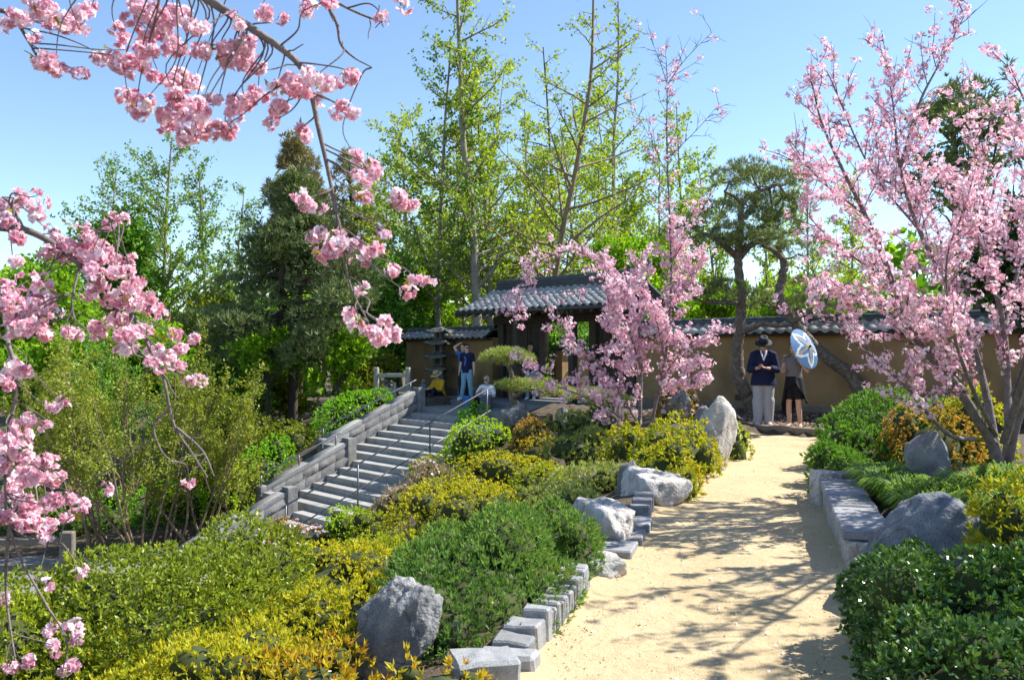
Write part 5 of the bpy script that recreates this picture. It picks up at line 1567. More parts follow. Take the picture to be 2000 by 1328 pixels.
cherry('cherry_tree', 'young pink cherry with two stems in front of the gate', b, lim, 402, dn_mid, (.25, .66), (.12, .28), .030, 8, .072, young=.02, up=.16, sstep_=.12, bstep=.07, leafL=.06)

# weeping cherry: trunk stands outside the frame at the left
base = np.array([-2.75, 2.35, 0.0]); base[2] = tz(base[0], base[1])
T_ = lambda *v: np.array(v, float)
trunk = spline([base - [0, 0, .2], T_(-2.72, 2.36, 1.0), T_(-2.62, 2.4, 2.2), T_(-2.35, 2.45, 3.05)], 8)
br = []
def B(pts, r0, r1, n=8):
    q = spline(pts, n); br.append((q, np.linspace(r0, r1, len(q)), 0)); return q
B([T_(-2.4, 2.44, 2.95), T_(-1.9, 2.55, 3.12), T_(-1.35, 2.6, 3.0), P(395, -8, 2.62), P(440, 22, 2.62), P(500, 62, 2.62), P(545, 92, 2.62), P(585, 128, 2.62), P(607, 180, 2.62), P(622, 250, 2.62), P(640, 330, 2.62), P(655, 405, 2.62), P(668, 480, 2.62), P(685, 560, 2.62), P(722, 635, 2.62)], .0175, .002)
B([T_(-2.35, 2.45, 3.0), T_(-1.9, 2.75, 3.15), T_(-1.3, 2.85, 3.12), T_(-.75, 2.9, 2.95), P(610, -30, 2.9), P(655, 40, 2.9), P(665, 85, 2.9), P(690, 112, 2.9), P(726, 132, 2.9)], .012, .002)
B([P(610, -30, 2.9), P(670, 12, 2.95), P(735, 40, 3.0), P(752, 38, 3.0)], .006, .0025)
B([T_(-2.55, 2.42, 2.5), T_(-2.3, 2.8, 2.75), P(-40, 20, 3.0), P(20, 32, 3.0), P(55, 80, 3.0), P(75, 118, 3.0)], .014, .003)
B([T_(-2.6, 2.4, 2.3), T_(-2.2, 2.9, 2.35), P(-40, 430, 3.1), P(45, 448, 3.1), P(100, 474, 3.1), P(160, 520, 3.1), P(220, 580, 3.1), P(265, 625, 3.1), P(292, 680, 3.1), P(318, 735, 3.1), P(340, 830, 3.1), P(372, 880, 3.1), P(405, 932, 3.1)], .016, .0025)
B([P(45, 448, 3.1), P(22, 400, 3.1), P(5, 385, 3.1)], .008, .004)
B([P(255, 610, 3.1), P(258, 660, 3.05), P(262, 690, 3.0), P(285, 700, 3.0)], .006, .003)
B([P(330, 800, 3.1), P(300, 830, 3.1), P(315, 880, 3.1), P(340, 905, 3.1)], .005, .0025)
B([P(345, 835, 3.1), P(395, 880, 3.05), P(418, 930, 3.05)], .005, .0025)
B([T_(-2.7, 2.37, 1.6), T_(-2.4, 2.8, 1.9), P(-30, 590, 3.3), P(18, 680, 3.3), P(32, 760, 3.3), P(14, 850, 3.3), P(10, 940, 3.3), P(20, 1020, 3.3), P(60, 1052, 3.3), P(115, 1062, 3.3)], .012, .0025)
B([P(20, 1020, 3.3), P(12, 1100, 3.3), P(14, 1180, 3.3), P(30, 1290, 3.25)], .008, .003)
B([P(18, 1030, 3.3), P(40, 1090, 3.3), P(90, 1180, 3.25), P(130, 1250, 3.2), P(120, 1320, 3.2)], .006, .0025)
B([P(150, 440, 3.1), P(180, 452, 3.1), P(205, 440, 3.1), P(228, 424, 3.1)], .005, .0025)
B([P(160, 500, 3.1), P(142, 580, 3.05), P(145, 620, 3.05), P(165, 640, 3.05)], .005, .0025)
CL = [(35, 50, 25), (75, 75, 12), (95, 25, 30), (120, 55, 34), (150, 30, 25), (155, 62, 16), (178, 15, 20), (75, 120, 20), (108, 130, 24), (145, 135, 24), (70, 15, 20), (225, 60, 10), (205, 112, 20), (228, 110, 28), (250, 98, 32),
      (272, 128, 28), (288, 95, 20), (255, 20, 26), (285, 30, 34), (315, 30, 34), (345, 30, 34), (372, 38, 24), (390, 55, 17), (330, 85, 28), (360, 105, 24), (410, 100, 24), (300, 60, 26), (435, 110, 16), (462, 45, 14), (465, 80, 32), (478, 120, 28), (492, 95, 20),
      (250, 195, 26), (265, 218, 22), (290, 190, 18), (310, 145, 18), (340, 160, 28), (375, 172, 28), (330, 230, 32), (362, 215, 28), (385, 240, 32), (352, 195, 26), (410, 265, 28), (440, 265, 22), (372, 258, 24), (425, 205, 18), (395, 200, 22), (480, 200, 28), (505, 180, 20), (460, 225, 16),
      (530, 45, 22), (512, 28, 12), (600, 10, 22), (632, 4, 16), (543, 158, 24), (580, 180, 36), (560, 205, 24), (632, 150, 30), (610, 165, 22), (655, 165, 18), (682, 142, 20), (668, 212, 20), (696, 228, 12), (596, 258, 18), (537, 212, 22), (528, 240, 14), (620, 195, 16), (745, 40, 6), (788, 12, 9),
      (690, 300, 20), (712, 328, 24), (700, 350, 14), (606, 395, 22), (620, 410, 12), (706, 390, 15), (780, 402, 24), (803, 400, 18), (625, 450, 20), (645, 485, 24), (630, 500, 12), (685, 490, 22), (735, 488, 20), (700, 505, 14), (748, 455, 10), (660, 465, 16), (755, 535, 14), (812, 553, 18), (795, 570, 9), (712, 563, 11), (680, 622, 18), (722, 645, 22), (757, 640, 18), (742, 665, 12), (700, 635, 12), (775, 655, 9),
      (12, 402, 26), (45, 395, 24), (72, 383, 14), (78, 420, 20), (28, 430, 20), (30, 465, 20), (100, 450, 14), (120, 462, 26), (100, 492, 22), (135, 487, 28), (165, 472, 22), (155, 512, 28), (187, 512, 28), (215, 502, 24), (250, 510, 16), (200, 540, 24), (232, 535, 20), (225, 424, 17), (215, 440, 9), (163, 440, 12), (178, 462, 9), (25, 510, 16), (10, 560, 24),
      (60, 580, 38), (90, 608, 26), (30, 630, 34), (70, 648, 28), (20, 590, 28), (50, 615, 30), (12, 718, 26), (45, 722, 22), (20, 750, 18), (78, 545, 14), (185, 560, 24), (212, 582, 26), (250, 560, 22), (280, 572, 22), (302, 600, 22), (265, 598, 22), (230, 630, 26), (200, 650, 24), (135, 648, 18), (163, 656, 18), (260, 650, 26), (240, 680, 22), (290, 650, 22), (300, 680, 18),
      (320, 690, 20), (350, 680, 18), (340, 652, 15), (375, 662, 14), (300, 712, 16), (365, 740, 15), (395, 742, 10), (340, 715, 16), (225, 660, 20),
      (30, 820, 22), (12, 860, 26), (45, 868, 30), (75, 898, 26), (20, 902, 28), (55, 935, 30), (100, 930, 20), (105, 800, 16), (122, 785, 12), (98, 828, 12), (20, 962, 28), (60, 988, 28), (100, 980, 22), (140, 962, 18), (120, 1015, 18), (40, 1030, 26), (80, 1040, 24), (15, 1000, 24), (210, 960, 12), (368, 945, 12), (155, 1112, 13), (90, 1142, 11), (10, 1165, 11), (130, 1232, 13), (152, 1218, 11), (108, 1262, 15), (148, 1248, 12), (62, 1292, 17), (140, 1308, 20), (18, 1312, 15), (100, 1222, 9), (170, 985, 14), (150, 1000, 12)]
r = np.random.default_rng(55)
allp = np.vstack([b_[0] for b_ in br])
tw = []; A = [Acc(), Acc(), Acc()]; lv = Acc()
for (x, y, rp) in CL:
    left = x < 420 and y > 350
    D = (3.1 if y < 780 else 3.28) if left else (2.62 if x > 380 else 2.85)
    D += r.normal(0, .10)
    c = P(x, y, D); rad = rp / FPX * D
    hd_ = np.hypot(allp[:, 0] - c[0], allp[:, 1] - c[1]); up_ = allp[:, 2] - c[2]; w = hd_ ** 2 + .5 * up_ ** 2 + np.where(up_ < .7 * hd_, (.7 * hd_ - up_) ** 2 * 4, 0) + np.where(hd_ ** 2 + up_ ** 2 > .12, 5, 0)
    i = np.argmin(w); q = allp[i]
    d = np.linalg.norm(c - q)
    if d > rad * .6:
        tg = unit(allp[min(i + 2, len(allp) - 1)] - q); m1 = q * .72 + c * .28 + tg * .10 * d + np.array([r.normal(0, .05), r.normal(0, .05), .10]) * d; m2 = q * .3 + c * .7 + np.array([r.normal(0, .07), r.normal(0, .05), .02]) * d
        p = spline([q, m1, m2, c], 5); tw.append((p, np.linspace(.0034, .0014, len(p)), 2))
    fr = .0178
    n = int(max(6, 27 * (rad / .042) ** 2))
    tone = np.clip(.62 + .35 * math.sin(x * .017 + y * .011) + r.normal(0, .22), 0, 1)
    nb = max(2, int(round((rad / .020) ** 1.3)))
    for _ in range(nb):
        cc = c + r.normal(0, .45, 3) * rad * np.array([1, 1, .85])
        k = max(4, int(n / nb * 1.15))
        pompom(A, cc, max(.020, rad * (.62 if nb > 1 else .8)), fr, r, k, double=True, tone=(1.0 if r.random() < .15 + .4 * tone else .05))
        for _ in range(3):      # flower stalks
            e = cc + unit(r.normal(size=3)) * .02; p = np.array([cc + [0, 0, .012], (cc + e) / 2, e]); tw.append((p, np.array([.0011, .001, .0009]), 3))
    if r.random() < .22:
        sprigs(lv, c[None] + r.normal(0, rad * .5, (2, 3)), unit(r.normal(size=(2, 3)) + [0, 0, .3]), r, 3, .032, .013, .7)
for i in range(60):           # bare side twigs with buds
    q = allp[r.integers(len(allp))]
    x, y = pix(q)
    d = unit(r.normal(size=3) + [0, 0, -.5]); L = r.uniform(.05, .14)
    p = q + d * np.linspace(0, 1, 4)[:, None] * L + r.normal(0, .004, (4, 3)); p[0] = q
    tw.append((p, np.linspace(.003, .0018, 4), 3))
t = thing('weeping_cherry_tree', 'weeping pink cherry whose hanging branches frame the near left', 'tree', base, 0)
link('trunk', tubes_mesh([(trunk, np.linspace(.11, .05, len(trunk)), 0)], base, 'trunk', (12,)), 'bark_cherry', t)
link('branches', tubes_mesh(br, base, 'branches', (8,)), 'bark_cherry', t)
link('twigs', tubes_mesh(tw, base, 'twigs', (6, 5, 5, 3)), 'bark_twig', t)
for a, m in zip(A, ('petal_deep', 'petal', 'petal_pale')): link('blossom', a.mesh('blossom', org=base), m, t)
link('young_leaves', lv.mesh('young_leaves', org=base), 'lf_young', t)

# ================================================================== people
def pmat(name, col, rough=.8, var=.12, scale=18, bump=.15):
    c = np.array(col); solid(name, [tuple(c * (1 - var)), tuple(np.clip(c * (1 + var), 0, 1))], scale, rough, bump, 50, spec=.2)
pmat('skin', (.50, .30, .21), .6, .06); pmat('skin_light', (.60, .40, .30), .6, .06)
pmat('hair_dark', (.018, .014, .012), .5); pmat('hair_brown', (.06, .035, .02), .5); pmat('hair_blond', (.48, .40, .27), .5)
pmat('navy', (.012, .016, .05)); pmat('grey_cloth', (.33, .34, .37)); pmat('black_cloth', (.012, .012, .014)); pmat('denim', (.20, .36, .47)); pmat('white_cloth', (.78, .79, .84), .8, .05)
pmat('yellow_cloth', (.62, .36, .02)); pmat('straw', (.50, .36, .16), .9); pmat('hat_black', (.02, .022, .026), .7); pmat('shoe_white', (.7, .7, .7)); pmat('patterned', (.16, .15, .16), .8, .5, 90); pmat('dark_jeans', (.018, .02, .03)); pmat('glass_black', (.006, .006, .008), .15)
pmat('blue_print', (.10, .14, .42)); pmat('brown_bag', (.30, .18, .09)); pmat('blue_bag', (.05, .16, .42)); pmat('plaid', (.10, .11, .14), .8, .8, 60)
pmat('par_blue', (.06, .145, .29), .7, .06); pmat('par_white', (.52, .52, .50), .7, .02); pmat('par_tan', (.27, .22, .14), .7, .08); pmat('pink_white', (.6, .4, .36))

def loft(a, pts, rx, ry=None, side=None, sides=12, cap=True):
    """rounded tube with elliptical sections: rx across 'side', ry the other way"""
    pts = np.asarray(pts, float); m = len(pts)
    rx = np.broadcast_to(np.asarray(rx, float), (m,)); ry = rx if ry is None else np.broadcast_to(np.asarray(ry, float), (m,))
    d = unit(np.gradient(pts, axis=0))
    if side is None:
        side = np.array([1.0, 0, 0]) if abs(d[:, 0]).mean() < .8 else np.array([0, 1.0, 0])
    P2, X2, Y2, D2 = list(pts), list(rx), list(ry), list(d)
    if cap:
        for f, g in ((.5, .87), (.87, .5), (.99, .1)):
            P2.insert(0, pts[0] - d[0] * min(rx[0], ry[0]) * f); X2.insert(0, rx[0] * g); Y2.insert(0, ry[0] * g); D2.insert(0, d[0])
            P2.append(pts[-1] + d[-1] * min(rx[-1], ry[-1]) * f); X2.append(rx[-1] * g); Y2.append(ry[-1] * g); D2.append(d[-1])
    P2, X2, Y2, D2 = map(np.array, (P2, X2, Y2, D2))
    b = unit(np.cross(D2, side)); s = np.cross(b, D2)
    th = np.arange(sides) * 2 * np.pi / sides
    V = (P2[:, None] + X2[:, None, None] * np.cos(th)[None, :, None] * s[:, None] + Y2[:, None, None] * np.sin(th)[None, :, None] * b[:, None]).reshape(-1, 3)
    n = len(P2); i = np.arange(n - 1)[:, None] * sides; j = np.arange(sides)[None]; j2 = (j + 1) % sides
    F = [tuple(f) for f in np.stack([i + j, i + j2, i + sides + j2, i + sides + j], -1).reshape(-1, 4)]
    a.append((V, F + [tuple(range(sides))[::-1], tuple(range((n - 1) * sides, n * sides))]))

def fuse(name, parts, mat, parent, voxel=.011, smooth=2):
    V = np.concatenate([p[0] for p in parts]); F = []; o = 0
    for v, f in parts:
        F += [tuple(int(i) + o for i in q) for q in f]; o += len(v)
    me = bpy.data.meshes.new(name); me.from_pydata([tuple(x) for x in V], [], F); me.update()
    ob = link(name, me, mat, parent)
    if voxel:
        m = ob.modifiers.new('fuse', 'REMESH'); m.mode = 'VOXEL'; m.voxel_size = voxel; m.use_smooth_shade = True
        if smooth:
            s = ob.modifiers.new('soft', 'SMOOTH'); s.factor = .5; s.iterations = smooth
    else:
        for p in me.polygons: p.use_smooth = True
    return ob

def ball(a, c, r3, seg=12):
    c = np.array(c, float); r3 = np.array(r3, float)
    z = np.linspace(-.97, .97, 9)
    loft(a, np.c_[np.full(9, c[0]), np.full(9, c[1]), c[2] + z * r3[2]], r3[0] * np.sqrt(1 - z ** 2), r3[1] * np.sqrt(1 - z ** 2), np.array([1., 0, 0]), seg, cap=False)

def hand(a, w, d, palm, curl=.5, s=1.0):
    """palm and five fingers; w wrist, d hand direction, palm = direction the palm faces"""
    d = unit(np.array(d, float)); palm = unit(np.array(palm, float) - d * np.dot(d, palm)); sd = np.cross(d, palm)
    loft(a, [w, w + d * .04 * s, w + d * .085 * s], [.024, .036, .036], [.02, .016, .014], sd, 10)
    for k, (o, L) in enumerate(((-.029, .06), (-.010, .072), (.010, .07), (.028, .055))):
        p0 = w + d * .085 * s + sd * o; p1 = p0 + unit(d + palm * curl * .5) * L * .5 * s; p2 = p1 + unit(d * (1 - curl * .6) + palm * curl * 1.3) * L * .5 * s
        loft(a, [p0, p1, p2], [.0095, .009, .0075], None, sd, 7)
    p0 = w + d * .03 * s - sd * .03; p1 = p0 + unit(d * .6 - sd * .7 + palm * .3) * .04 * s; p2 = p1 + unit(d - sd * .1 + palm * .4) * .03 * s
    loft(a, [p0, p1, p2], [.012, .011, .009], None, palm, 7)

def person(label, loc, rz, J, skin, top, bottom, hair, shoes, group=None, sleeve=.5, leg_len=1.0, scale=1.0, voxel=.011, hat=None, glasses=False, hairlen=0, topmat_len=1.0, loose=0.0, hands=(.5, .5), head_pitch=0.0, head_turn=0.0, legloose=0.0):
    t = thing('person', label, 'person', loc, rz, group); t.scale = (scale,) * 3
    g = lambda k: np.array(J[k], float)
    pel, che, nek, hd = g('pelvis'), g('chest'), g('neck'), g('head')
    sh = {s: g('sh' + s) for s in 'LR'}; el = {s: g('el' + s) for s in 'LR'}; wr = {s: g('wr' + s) for s in 'LR'}
    hp = {s: g('hip' + s) for s in 'LR'}; kn = {s: g('kn' + s) for s in 'LR'}; an = {s: g('an' + s) for s in 'LR'}; to = {s: g('to' + s) for s in 'LR'}
    side = unit(sh['L'] - sh['R'])
    ax = unit(che - pel)
    mid = (pel + che) / 2
    body = []
    torso = [pel - ax * .06, pel + ax * .03, mid, che, nek - (nek - che) * .25, nek]
    loft(body, torso, [.145, .15, .13, .155, .12, .055], [.10, .105, .09, .105, .08, .052], side, 16)
    loft(body, [nek - (hd - nek) * .1, nek + (hd - nek) * .6], [.052, .048], None, side)
    # head with jaw, nose, ears
    f = np.array([math.sin(head_turn) * math.cos(head_pitch), -math.cos(head_turn) * math.cos(head_pitch), -math.sin(head_pitch)])
    upv = unit(np.array([0, 0, 1.0]) - f * f[2]); hs = np.cross(f, upv)
    H = lambda x, y, z: hd + hs * x + f * y + upv * z
    zs = np.linspace(-.105, .118, 10)
    wx = np.array([.035, .052, .062, .068, .071, .074, .076, .074, .062, .03]); wy = np.array([.035, .06, .074, .08, .084, .09, .094, .092, .078, .038])
    off = np.array([.03, .022, .014, .01, .004, 0, -.004, -.006, -.006, -.006])
    loft(body, np.array([H(0, off[i], zs[i]) for i in range(10)]), wx, wy, hs, 14)
    loft(body, [H(0, .085, .02), H(0, .098, -.012), H(0, .1, -.028)], [.008, .012, .013], None, hs, 8)
    loft(body, [H(-.02, .078, -.06), H(.02, .078, -.06)], [.010, .010], None, upv, 8)
    for s in (-1, 1): loft(body, [H(s * .074, -.005, .02), H(s * .078, -.01, -.025)], [.016, .012], [.008, .008], f, 8)
    for s in 'LR':
        loft(body, [sh[s], (sh[s] + el[s]) / 2, el[s]], [.052, .047, .040], None, side)
        loft(body, [el[s], el[s] * .6 + wr[s] * .4, wr[s]], [.041, .038, .026], None, side)
        hv = J.get('hd' + s, wr[s] - el[s]); hand(body, wr[s], hv, J.get('pm' + s, (0, 0, -1)), hands[0 if s == 'L' else 1])
        loft(body, [hp[s], (hp[s] + kn[s]) / 2, kn[s]], [.088, .076, .056], None, side)
        loft(body, [kn[s], kn[s] * .65 + an[s] * .35, an[s]], [.056, .057, .036], None, side)
        loft(body, [an[s] - [0, 0, .01], an[s] * .5 + to[s] * .5 + [0, 0, -.01], to[s]], [.036, .042, .036], [.036, .03, .02], side)
    fuse('body', body, skin, t, voxel)
    # eyes, brows, mouth
    for s in (-1, 1):
        e = []; ball(e, H(s * .03, .082, .018), (.012, .010, .008), 8); fuse('eye', e, 'hair_dark', t, None)
    e = []; loft(e, [H(-.022, .090, -.058), H(.022, .090, -.058)], [.006, .006], None, upv, 6); fuse('mouth', e, 'pink_white', t, None)
    # upper garment
    c = []; k = 1.12 + loose
    hem = pel - ax * (.10 * topmat_len)
    loft(c, [hem, pel + ax * .04, mid, che, nek - (nek - che) * .32, nek - (nek - che) * .05], np.array([.15 * (1 + legloose * .5), .148 * (1 + legloose * .3), .135, .15, .13, .07]) * k, np.array([.112 * (1 + legloose * .4), .11, .1, .108, .088, .062]) * k, side, 18, cap=False)
    for s in 'LR':
        e1 = sh[s] + (el[s] - sh[s]) * min(1, sleeve * 2) if sleeve < .5 else el[s]
        loft(c, [sh[s] - (sh[s] - nek) * .35, sh[s], (sh[s] + e1) / 2, e1], np.array([.066, .072, .067, .064]) * (1 + loose), None, side)
        if sleeve > .5:
            e2 = el[s] + (wr[s] - el[s]) * (sleeve - .5) * 2
            loft(c, [el[s], e2], np.array([.058, .052]) * (1 + loose * 1.5), None, side)
    fuse('shirt', c, top, t, voxel)
    # lower garment
    if bottom:
        c = []
        loft(c, [pel - ax * .09, pel + ax * .07], [.158, .150], [.122, .112], side, 16)
        for s in 'LR':
            a1 = kn[s] + (an[s] - kn[s]) * (leg_len * 2 - 1) if leg_len > .5 else hp[s] + (kn[s] - hp[s]) * leg_len * 2
            loft(c, [hp[s], (hp[s] + kn[s]) / 2, kn[s]] if leg_len > .5 else [hp[s], a1], np.array([.098, .088, .070] if leg_len > .5 else [.1, .1]) * (1 + legloose * .5), None, side)
            if leg_len > .5: loft(c, [kn[s], (kn[s] + a1) / 2, a1], np.array([.069, .062, .052]) * (1 + legloose), None, side)
        fuse('trousers', c, bottom, t, voxel)
    if shoes:
        for s in 'LR':
            c = []; loft(c, [an[s] - [0, 0, .015], an[s] * .5 + to[s] * .5 - [0, 0, .008], to[s]], [.043, .050, .043], [.045, .038, .028], side); fuse('shoe', c, shoes, t, voxel)
    # hair
    c = []
    for i in range(9):
        a_ = i / 8
        ball_c = H(0, -.028 + .02 * math.sin(a_ * 3.1), .015 + .085 * a_ * .7)
    loft(c, np.array([H(0, -.032, -.06), H(0, -.034, -.02), H(0, -.030, .03), H(0, -.022, .07), H(0, -.012, .105), H(0, -.008, .128)]), [.05, .076, .083, .084, .068, .03], [.05, .066, .075, .086, .082, .04], hs, 14)
    loft(c, [H(-.055, .055, .088), H(0, .075, .098), H(.055, .055, .088)], [.020, .024, .020], None, upv, 8)
    if hairlen: loft(c, [H(0, -.055, .02), H(0, -.075, -.08), H(0, -.08, -.08 - hairlen)], [.075, .075, .05], [.04, .04, .03], hs, 12)
    fuse('hair', c, hair, t, voxel)
    if glasses:
        c = []
        for s in (-1, 1): loft(c, [H(s * .012, .096, .016), H(s * .052, .088, .016)], [.019, .021], [.006, .006], upv, 10)
        loft(c, [H(-.05, .09, .024), H(-.08, .0, .022)], [.005, .005], None, upv, 6); loft(c, [H(.05, .09, .024), H(.08, .0, .022)], [.005, .005], None, upv, 6)
        fuse('sunglasses', c, 'glass_black', t, None)
    if hat:
        hm, band, brim, tall = hat
        n = 28; ring = lambda rx, ry, z, dr=0: np.array([H(math.cos(q) * rx, math.sin(q) * ry, z + dr * math.cos(q) ** 2) for q in np.arange(n) * 2 * math.pi / n])
        z0 = .055
        rings = [ring(brim, brim * 1.12, z0 - .005, -.012), ring(brim * .97, brim * 1.08, z0 + .006, -.012), ring(.095, .112, z0 + .012), ring(.088, .106, z0 + tall * .6), ring(.078, .098, z0 + tall), ring(.05, .07, z0 + tall * 1.04), ring(.02, .05, z0 + tall * .93)]
        V = np.vstack(rings); F = [(i * n + j, i * n + (j + 1) % n, (i + 1) * n + (j + 1) % n, (i + 1) * n + j) for i in range(6) for j in range(n)] + [tuple(range(6 * n, 7 * n))] + [tuple(range(n))[::-1]]
        ho = fuse('hat', [(V, F)], hm, t, None)
        V = np.vstack([ring(.097, .114, z0 + .010), ring(.0935, .111, z0 + .04)]); F = [(j, (j + 1) % n, n + (j + 1) % n, n + j) for j in range(n)]
        fuse('hat_band', [(V, F)], band, ho, None)
    return t

STAND = dict(pelvis=(0, 0, .94), chest=(0, 0, 1.26), neck=(0, .01, 1.45), head=(0, -.01, 1.585), shL=(.175, 0, 1.39), shR=(-.175, 0, 1.39), elL=(.22, .03, 1.12), elR=(-.22, .03, 1.12), wrL=(.23, -.03, .88), wrR=(-.23, -.03, .88),
             hipL=(.085, 0, .90), hipR=(-.085, 0, .90), knL=(.10, -.015, .50), knR=(-.10, -.015, .50), anL=(.10, .02, .085), anR=(-.10, .02, .085), toL=(.125, -.13, .03), toR=(-.125, -.13, .03), pmL=(-1, 0, 0), pmR=(1, 0, 0))
def pose(**k): d = dict(STAND); d.update(k); return d
def stand_at(px, py, z):
    D = (EYE - z) * FPX / (py - HZ); q = P(px, py, D); q[2] = z; return q

# visitor in a dark hat reading a phone
q = stand_at(1491, 828, .155)
wtz = tz(q[0], q[1])
q[2] = wtz + .01
t = person('person in a black hat, navy jacket and wide grey trousers looking at a phone', q, R(-14),
       pose(elL=(.25, -.02, 1.10), elR=(-.25, -.02, 1.10), wrL=(.06, -.26, 1.13), wrR=(-.10, -.28, 1.13), hdL=(-.8, -.5, .15), hdR=(.3, -.9, .3), pmL=(0, -.2, 1), pmR=(0, 0, 1), head=(0, -.035, 1.58)),
       'skin', 'navy', 'grey_cloth', 'hair_dark', 'pink_white', sleeve=.78, scale=1.045, hat=('hat_black', 'glass_black', .165, .115), loose=.16, legloose=.62, head_pitch=.5, topmat_len=1.5, voxel=.010)
c = []; loft(c, [(-.02, -.33, 1.16), (-.12, -.36, 1.17)], [.006, .006], [.035, .035], np.array([0, -.4, 1.0])); fuse('phone', c, 'glass_black', t, None)
c = []
for s in (-1, 1): loft(c, [(s * .055, -.075, 1.47), (s * .03, -.13, 1.38), (0, -.15, 1.28)], [.014, .014, .012], [.006, .006, .006], np.array([1., 0, 0]), 8)
fuse('collar', c, 'white_cloth', t, None)

# visitor holding a painted parasol
q = stand_at(1551, 832, .155)
q[2] = tz(q[0], q[1]) + .01
t = person('person in a black draped skirt and patterned top holding a painted parasol', q, R(-30),
       pose(elL=(.27, -.08, 1.15), elR=(-.20, -.05, 1.13), wrL=(.12, -.16, 1.36), wrR=(-.13, -.28, 1.16), hdL=(-.2, -.3, .9), hdR=(-.4, -.8, .1), pmL=(-1, 0, 0), pmR=(1, 0, .3), knL=(.09, -.03, .50), anL=(.11, .05, .085), toL=(.13, -.1, .03)),
       'skin', 'patterned', 'black_cloth', 'hair_brown', None, sleeve=.12, leg_len=.32, scale=.99, hairlen=.22, voxel=.010, topmat_len=.3)
# draped skirt with an uneven hem
n = 40; V = []; rows = 8
for i in range(rows + 1):
    f = i / rows
    for j in range(n):
        a_ = 2 * math.pi * j / n
        hem = .52 + .22 * math.cos(a_ - 2.2) + .10 * math.cos(2 * a_ + .5) + .06 * math.cos(3 * a_)
        if -2.2 < (a_ if a_ < math.pi else a_ - 2 * math.pi) < -1.2: hem *= .62
        fl = .018 * math.sin(a_ * 9) * f
        rx = .155 + .085 * f + fl; ry = .125 + .07 * f + fl
        V.append((rx * math.cos(a_), ry * math.sin(a_), 1.03 - f * hem))
F = [(i * n + j, i * n + (j + 1) % n, (i + 1) * n + (j + 1) % n, (i + 1) * n + j) for i in range(rows) for j in range(n)]
me = npmesh('skirt', np.array(V), np.array(F)); so = link('skirt', me, 'black_cloth', t)
so.modifiers.new('cloth', 'SOLIDIFY').thickness = .008
c = []
for s in (-1, 1): loft(c, [(s * .10, .06, .012), (s * .12, -.15, .012)], [.045, .045], [.008, .008], np.array([1., 0, 0]), 10)
fuse('sandals', c, 'brown_bag', t, None)
# parasol
pc = P(1571, 681, q[1] - .30)
PN = unit(np.array([.60, -.72, .36]))
pt = thing('parasol', 'blue paper parasol painted with white and tan star bands, held upright', 'parasol', pc, 0)
pt.rotation_euler = Vector(PN).to_track_quat('Z', 'Y').to_euler()
nr, na, Rp = 22, 90, .415
V = []; F = []; MI = []
for i in range(nr + 1):
    f = i / nr
    for j in range(na):
        a_ = 2 * math.pi * j / na; seg = abs(((j / na * 30) % 1) - .5) * 2
        V.append((Rp * f * math.cos(a_), Rp * f * math.sin(a_), .125 * (1 - f ** 1.25) - .006 * seg * f))
for i in range(nr):
    for j in range(na):
        F.append((i * na + j, i * na + (j + 1) % na, (i + 1) * na + (j + 1) % na, (i + 1) * na + j))
        f = (i + .5) / nr; ph = ((j + .5) / na * 5 + .2) % 1; tri = abs(ph * 2 - 1)
        rs = .40 + .50 * tri; m = 0
        if abs(f - rs) < .085: m = 1
        elif f < .16 + .55 * tri ** 4: m = 2
        elif f < rs and tri > .86: m = 2
        if f > .97: m = 0
        MI.append(m)
me = npmesh('canopy', np.array(V), np.array(F), smooth=True)
for m in ('par_blue', 'par_white', 'par_tan'): me.materials.append(MATS[m])
me.polygons.foreach_set('material_index', np.array(MI, np.int32))
link('canopy', me, None, pt)
tube_obj('handle', [(0, 0, -.62), (0, 0, .14)], .008, 'wood_brown', pt, 8)
tube_obj('hub', [(0, 0, .11), (0, 0, .135), (0, 0, .165)], [.022, .024, .010], 'hat_black', pt, 10)
for j in range(30):
    a_ = 2 * math.pi * (j + .0) / 30
    tube_obj('rib', [(.02 * math.cos(a_), .02 * math.sin(a_), .11), (.22 * math.cos(a_), .22 * math.sin(a_), .052), (Rp * .995 * math.cos(a_), Rp * .995 * math.sin(a_), -.012)], .0022, 'wood_brown', pt, 4, caps=False)

GV = 'visitors on the steps and terrace'
# standing man in navy t-shirt
q = stand_at(912, 782, .16)
t = person('person in a navy printed t-shirt, light jeans and sunglasses standing on the terrace', q, R(-24),
       pose(wrL=(.25, -.02, .88), wrR=(-.25, -.02, .88), knL=(.12, -.02, .5), anL=(.15, .03, .085), toL=(.2, -.11, .03), knR=(-.1, -.03, .5), anR=(-.16, -.05, .085), toR=(-.2, -.2, .03)),
       'skin_light', 'navy', 'denim', 'hair_brown', 'shoe_white', GV, sleeve=.30, glasses=True, voxel=.012, legloose=.1, head_turn=.7, scale=.985)
c = []; loft(c, [(-.02, -.134, 1.33), (.03, -.132, 1.24), (-.01, -.126, 1.14), (.0, -.128, 1.05)], [.03, .022, .035, .012], [.004, .004, .004, .004], np.array([1., 0, 0]), 8); fuse('shirt_print', c, 'blue_print', t, None)
# figure behind him with a raised arm
q2 = stand_at(905, 779.5, .16)
person('person half hidden behind the man in jeans with one arm raised to the head', q2, R(-24),
       pose(elR=(-.31, .0, 1.60), wrR=(-.12, .04, 1.72), hdR=(.9, .1, .1), pmR=(0, 0, -1), elL=(.2, .03, 1.12)), 'skin_light', 'blue_bag', 'dark_jeans', 'hair_dark', 'shoe_white', GV, sleeve=.12, voxel=.012, scale=1.0)
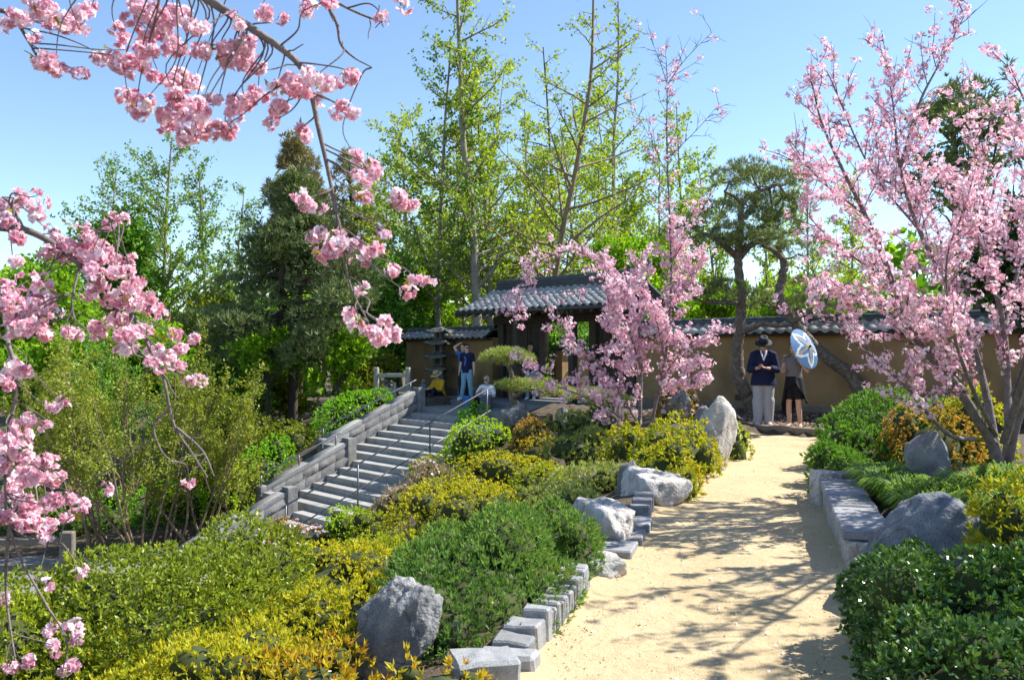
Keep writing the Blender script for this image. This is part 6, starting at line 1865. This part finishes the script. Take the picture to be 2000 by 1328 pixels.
# seated in yellow
SIT = dict(pelvis=(0, .02, .12), chest=(0, -.06, .42), neck=(0, -.10, .60), head=(0, -.16, .73), shL=(.17, -.08, .55), shR=(-.17, -.08, .55), elL=(.22, -.20, .32), elR=(-.22, -.22, .32), wrL=(.08, -.42, .34), wrR=(-.08, -.44, .34), hdL=(-.3, -.9, 0), hdR=(.3, -.9, 0), pmL=(0, 0, -1), pmR=(0, 0, -1),
           hipL=(.09, -.02, .11), hipR=(-.09, -.02, .11), knL=(.13, -.40, .32), knR=(-.13, -.42, .33), anL=(.12, -.56, -.06), anR=(-.12, -.60, -.06), toL=(.13, -.75, -.115), toR=(-.13, -.79, -.115))
q = P(868, 771, 26.6)
e = LN(*toLN(q[0], q[1])); u_, n_ = toLN(q[0], q[1])
q = LN(u_, -1.36, .15)
person('seated person in a mustard jacket and straw sun hat hunched over a book', q, R(-42), SIT, 'skin_light', 'yellow_cloth', 'dark_jeans', 'hair_dark', 'granite', GV, sleeve=.95, hat=('straw', 'hat_black', .19, .105), head_pitch=.45, voxel=.012, loose=.08)
bk = box_mesh(.26, .10, .34, bev=.004, name='bag').copy(); bk.materials.clear()
o = link('paper_bag', bk, 'brown_bag', None, LN(u_ - .38, -1.5, .15), RZU); tag(o, 'brown paper bag beside the seated person in mustard', 'bag')
# seated in white
q = P(950, 775, 25.2); u_, n_ = toLN(q[0], q[1])
q = LN(u_, -1.36, .15)
q = np.array(P(951, 777, 24.9)); q[2] = .02
u_, n_ = toLN(q[0], q[1]); q = LN(u_, min(n_, -.12), .02)
J2 = dict(SIT); J2.update(chest=(0, .0, .44), neck=(0, .0, .62), head=(0, -.03, .76), shL=(.18, 0, .57), shR=(-.18, 0, .57), elL=(.30, -.10, .32), elR=(-.28, -.12, .36), wrL=(.02, -.26, .34), wrR=(-.06, -.24, .52), hdR=(.7, -.3, .3), anL=(.12, -.58, -.20), anR=(-.12, -.62, -.20), toL=(.13, -.76, -.25), toR=(-.13, -.80, -.25), knL=(.15, -.42, .22), knR=(-.14, -.44, .24))
person('seated blond person in a white t-shirt, black trousers and sunglasses', q, R(-28), J2, 'skin_light', 'white_cloth', 'dark_jeans', 'hair_blond', 'shoe_white', GV, sleeve=.36, glasses=True, voxel=.012)
bm_ = box_mesh(.24, .16, .34, bev=.03, name='backpack').copy(); bm_.materials.clear()
o = link('backpack', bm_, 'blue_bag', None, LN(u_ - .32, -.85, 0), RZU + .3); tag(o, 'blue rucksack set down between the two men on the landing', 'bag')
bm_ = box_mesh(.36, .26, .40, bev=.06, name='plaid').copy(); bm_.materials.clear()
o = link('plaid_figure_block', bm_, 'plaid', None, LN(u_ + .62, -.75, 0), RZU + .3); tag(o, 'dark checked bag on the landing behind the little pine', 'bag')  # rounded box in place of the half-hidden seated person in plaid
# woman in black behind the little pine
q = stand_at(1036, 781, .16)
person('person with long dark hair in a black top behind the little cloud-pruned pine', LN(*toLN(q[0], q[1]), .16), R(-15), pose(), 'skin', 'black_cloth', 'denim', 'hair_dark', 'shoe_white', GV, sleeve=.5, hairlen=.12, voxel=.012, scale=1.0)
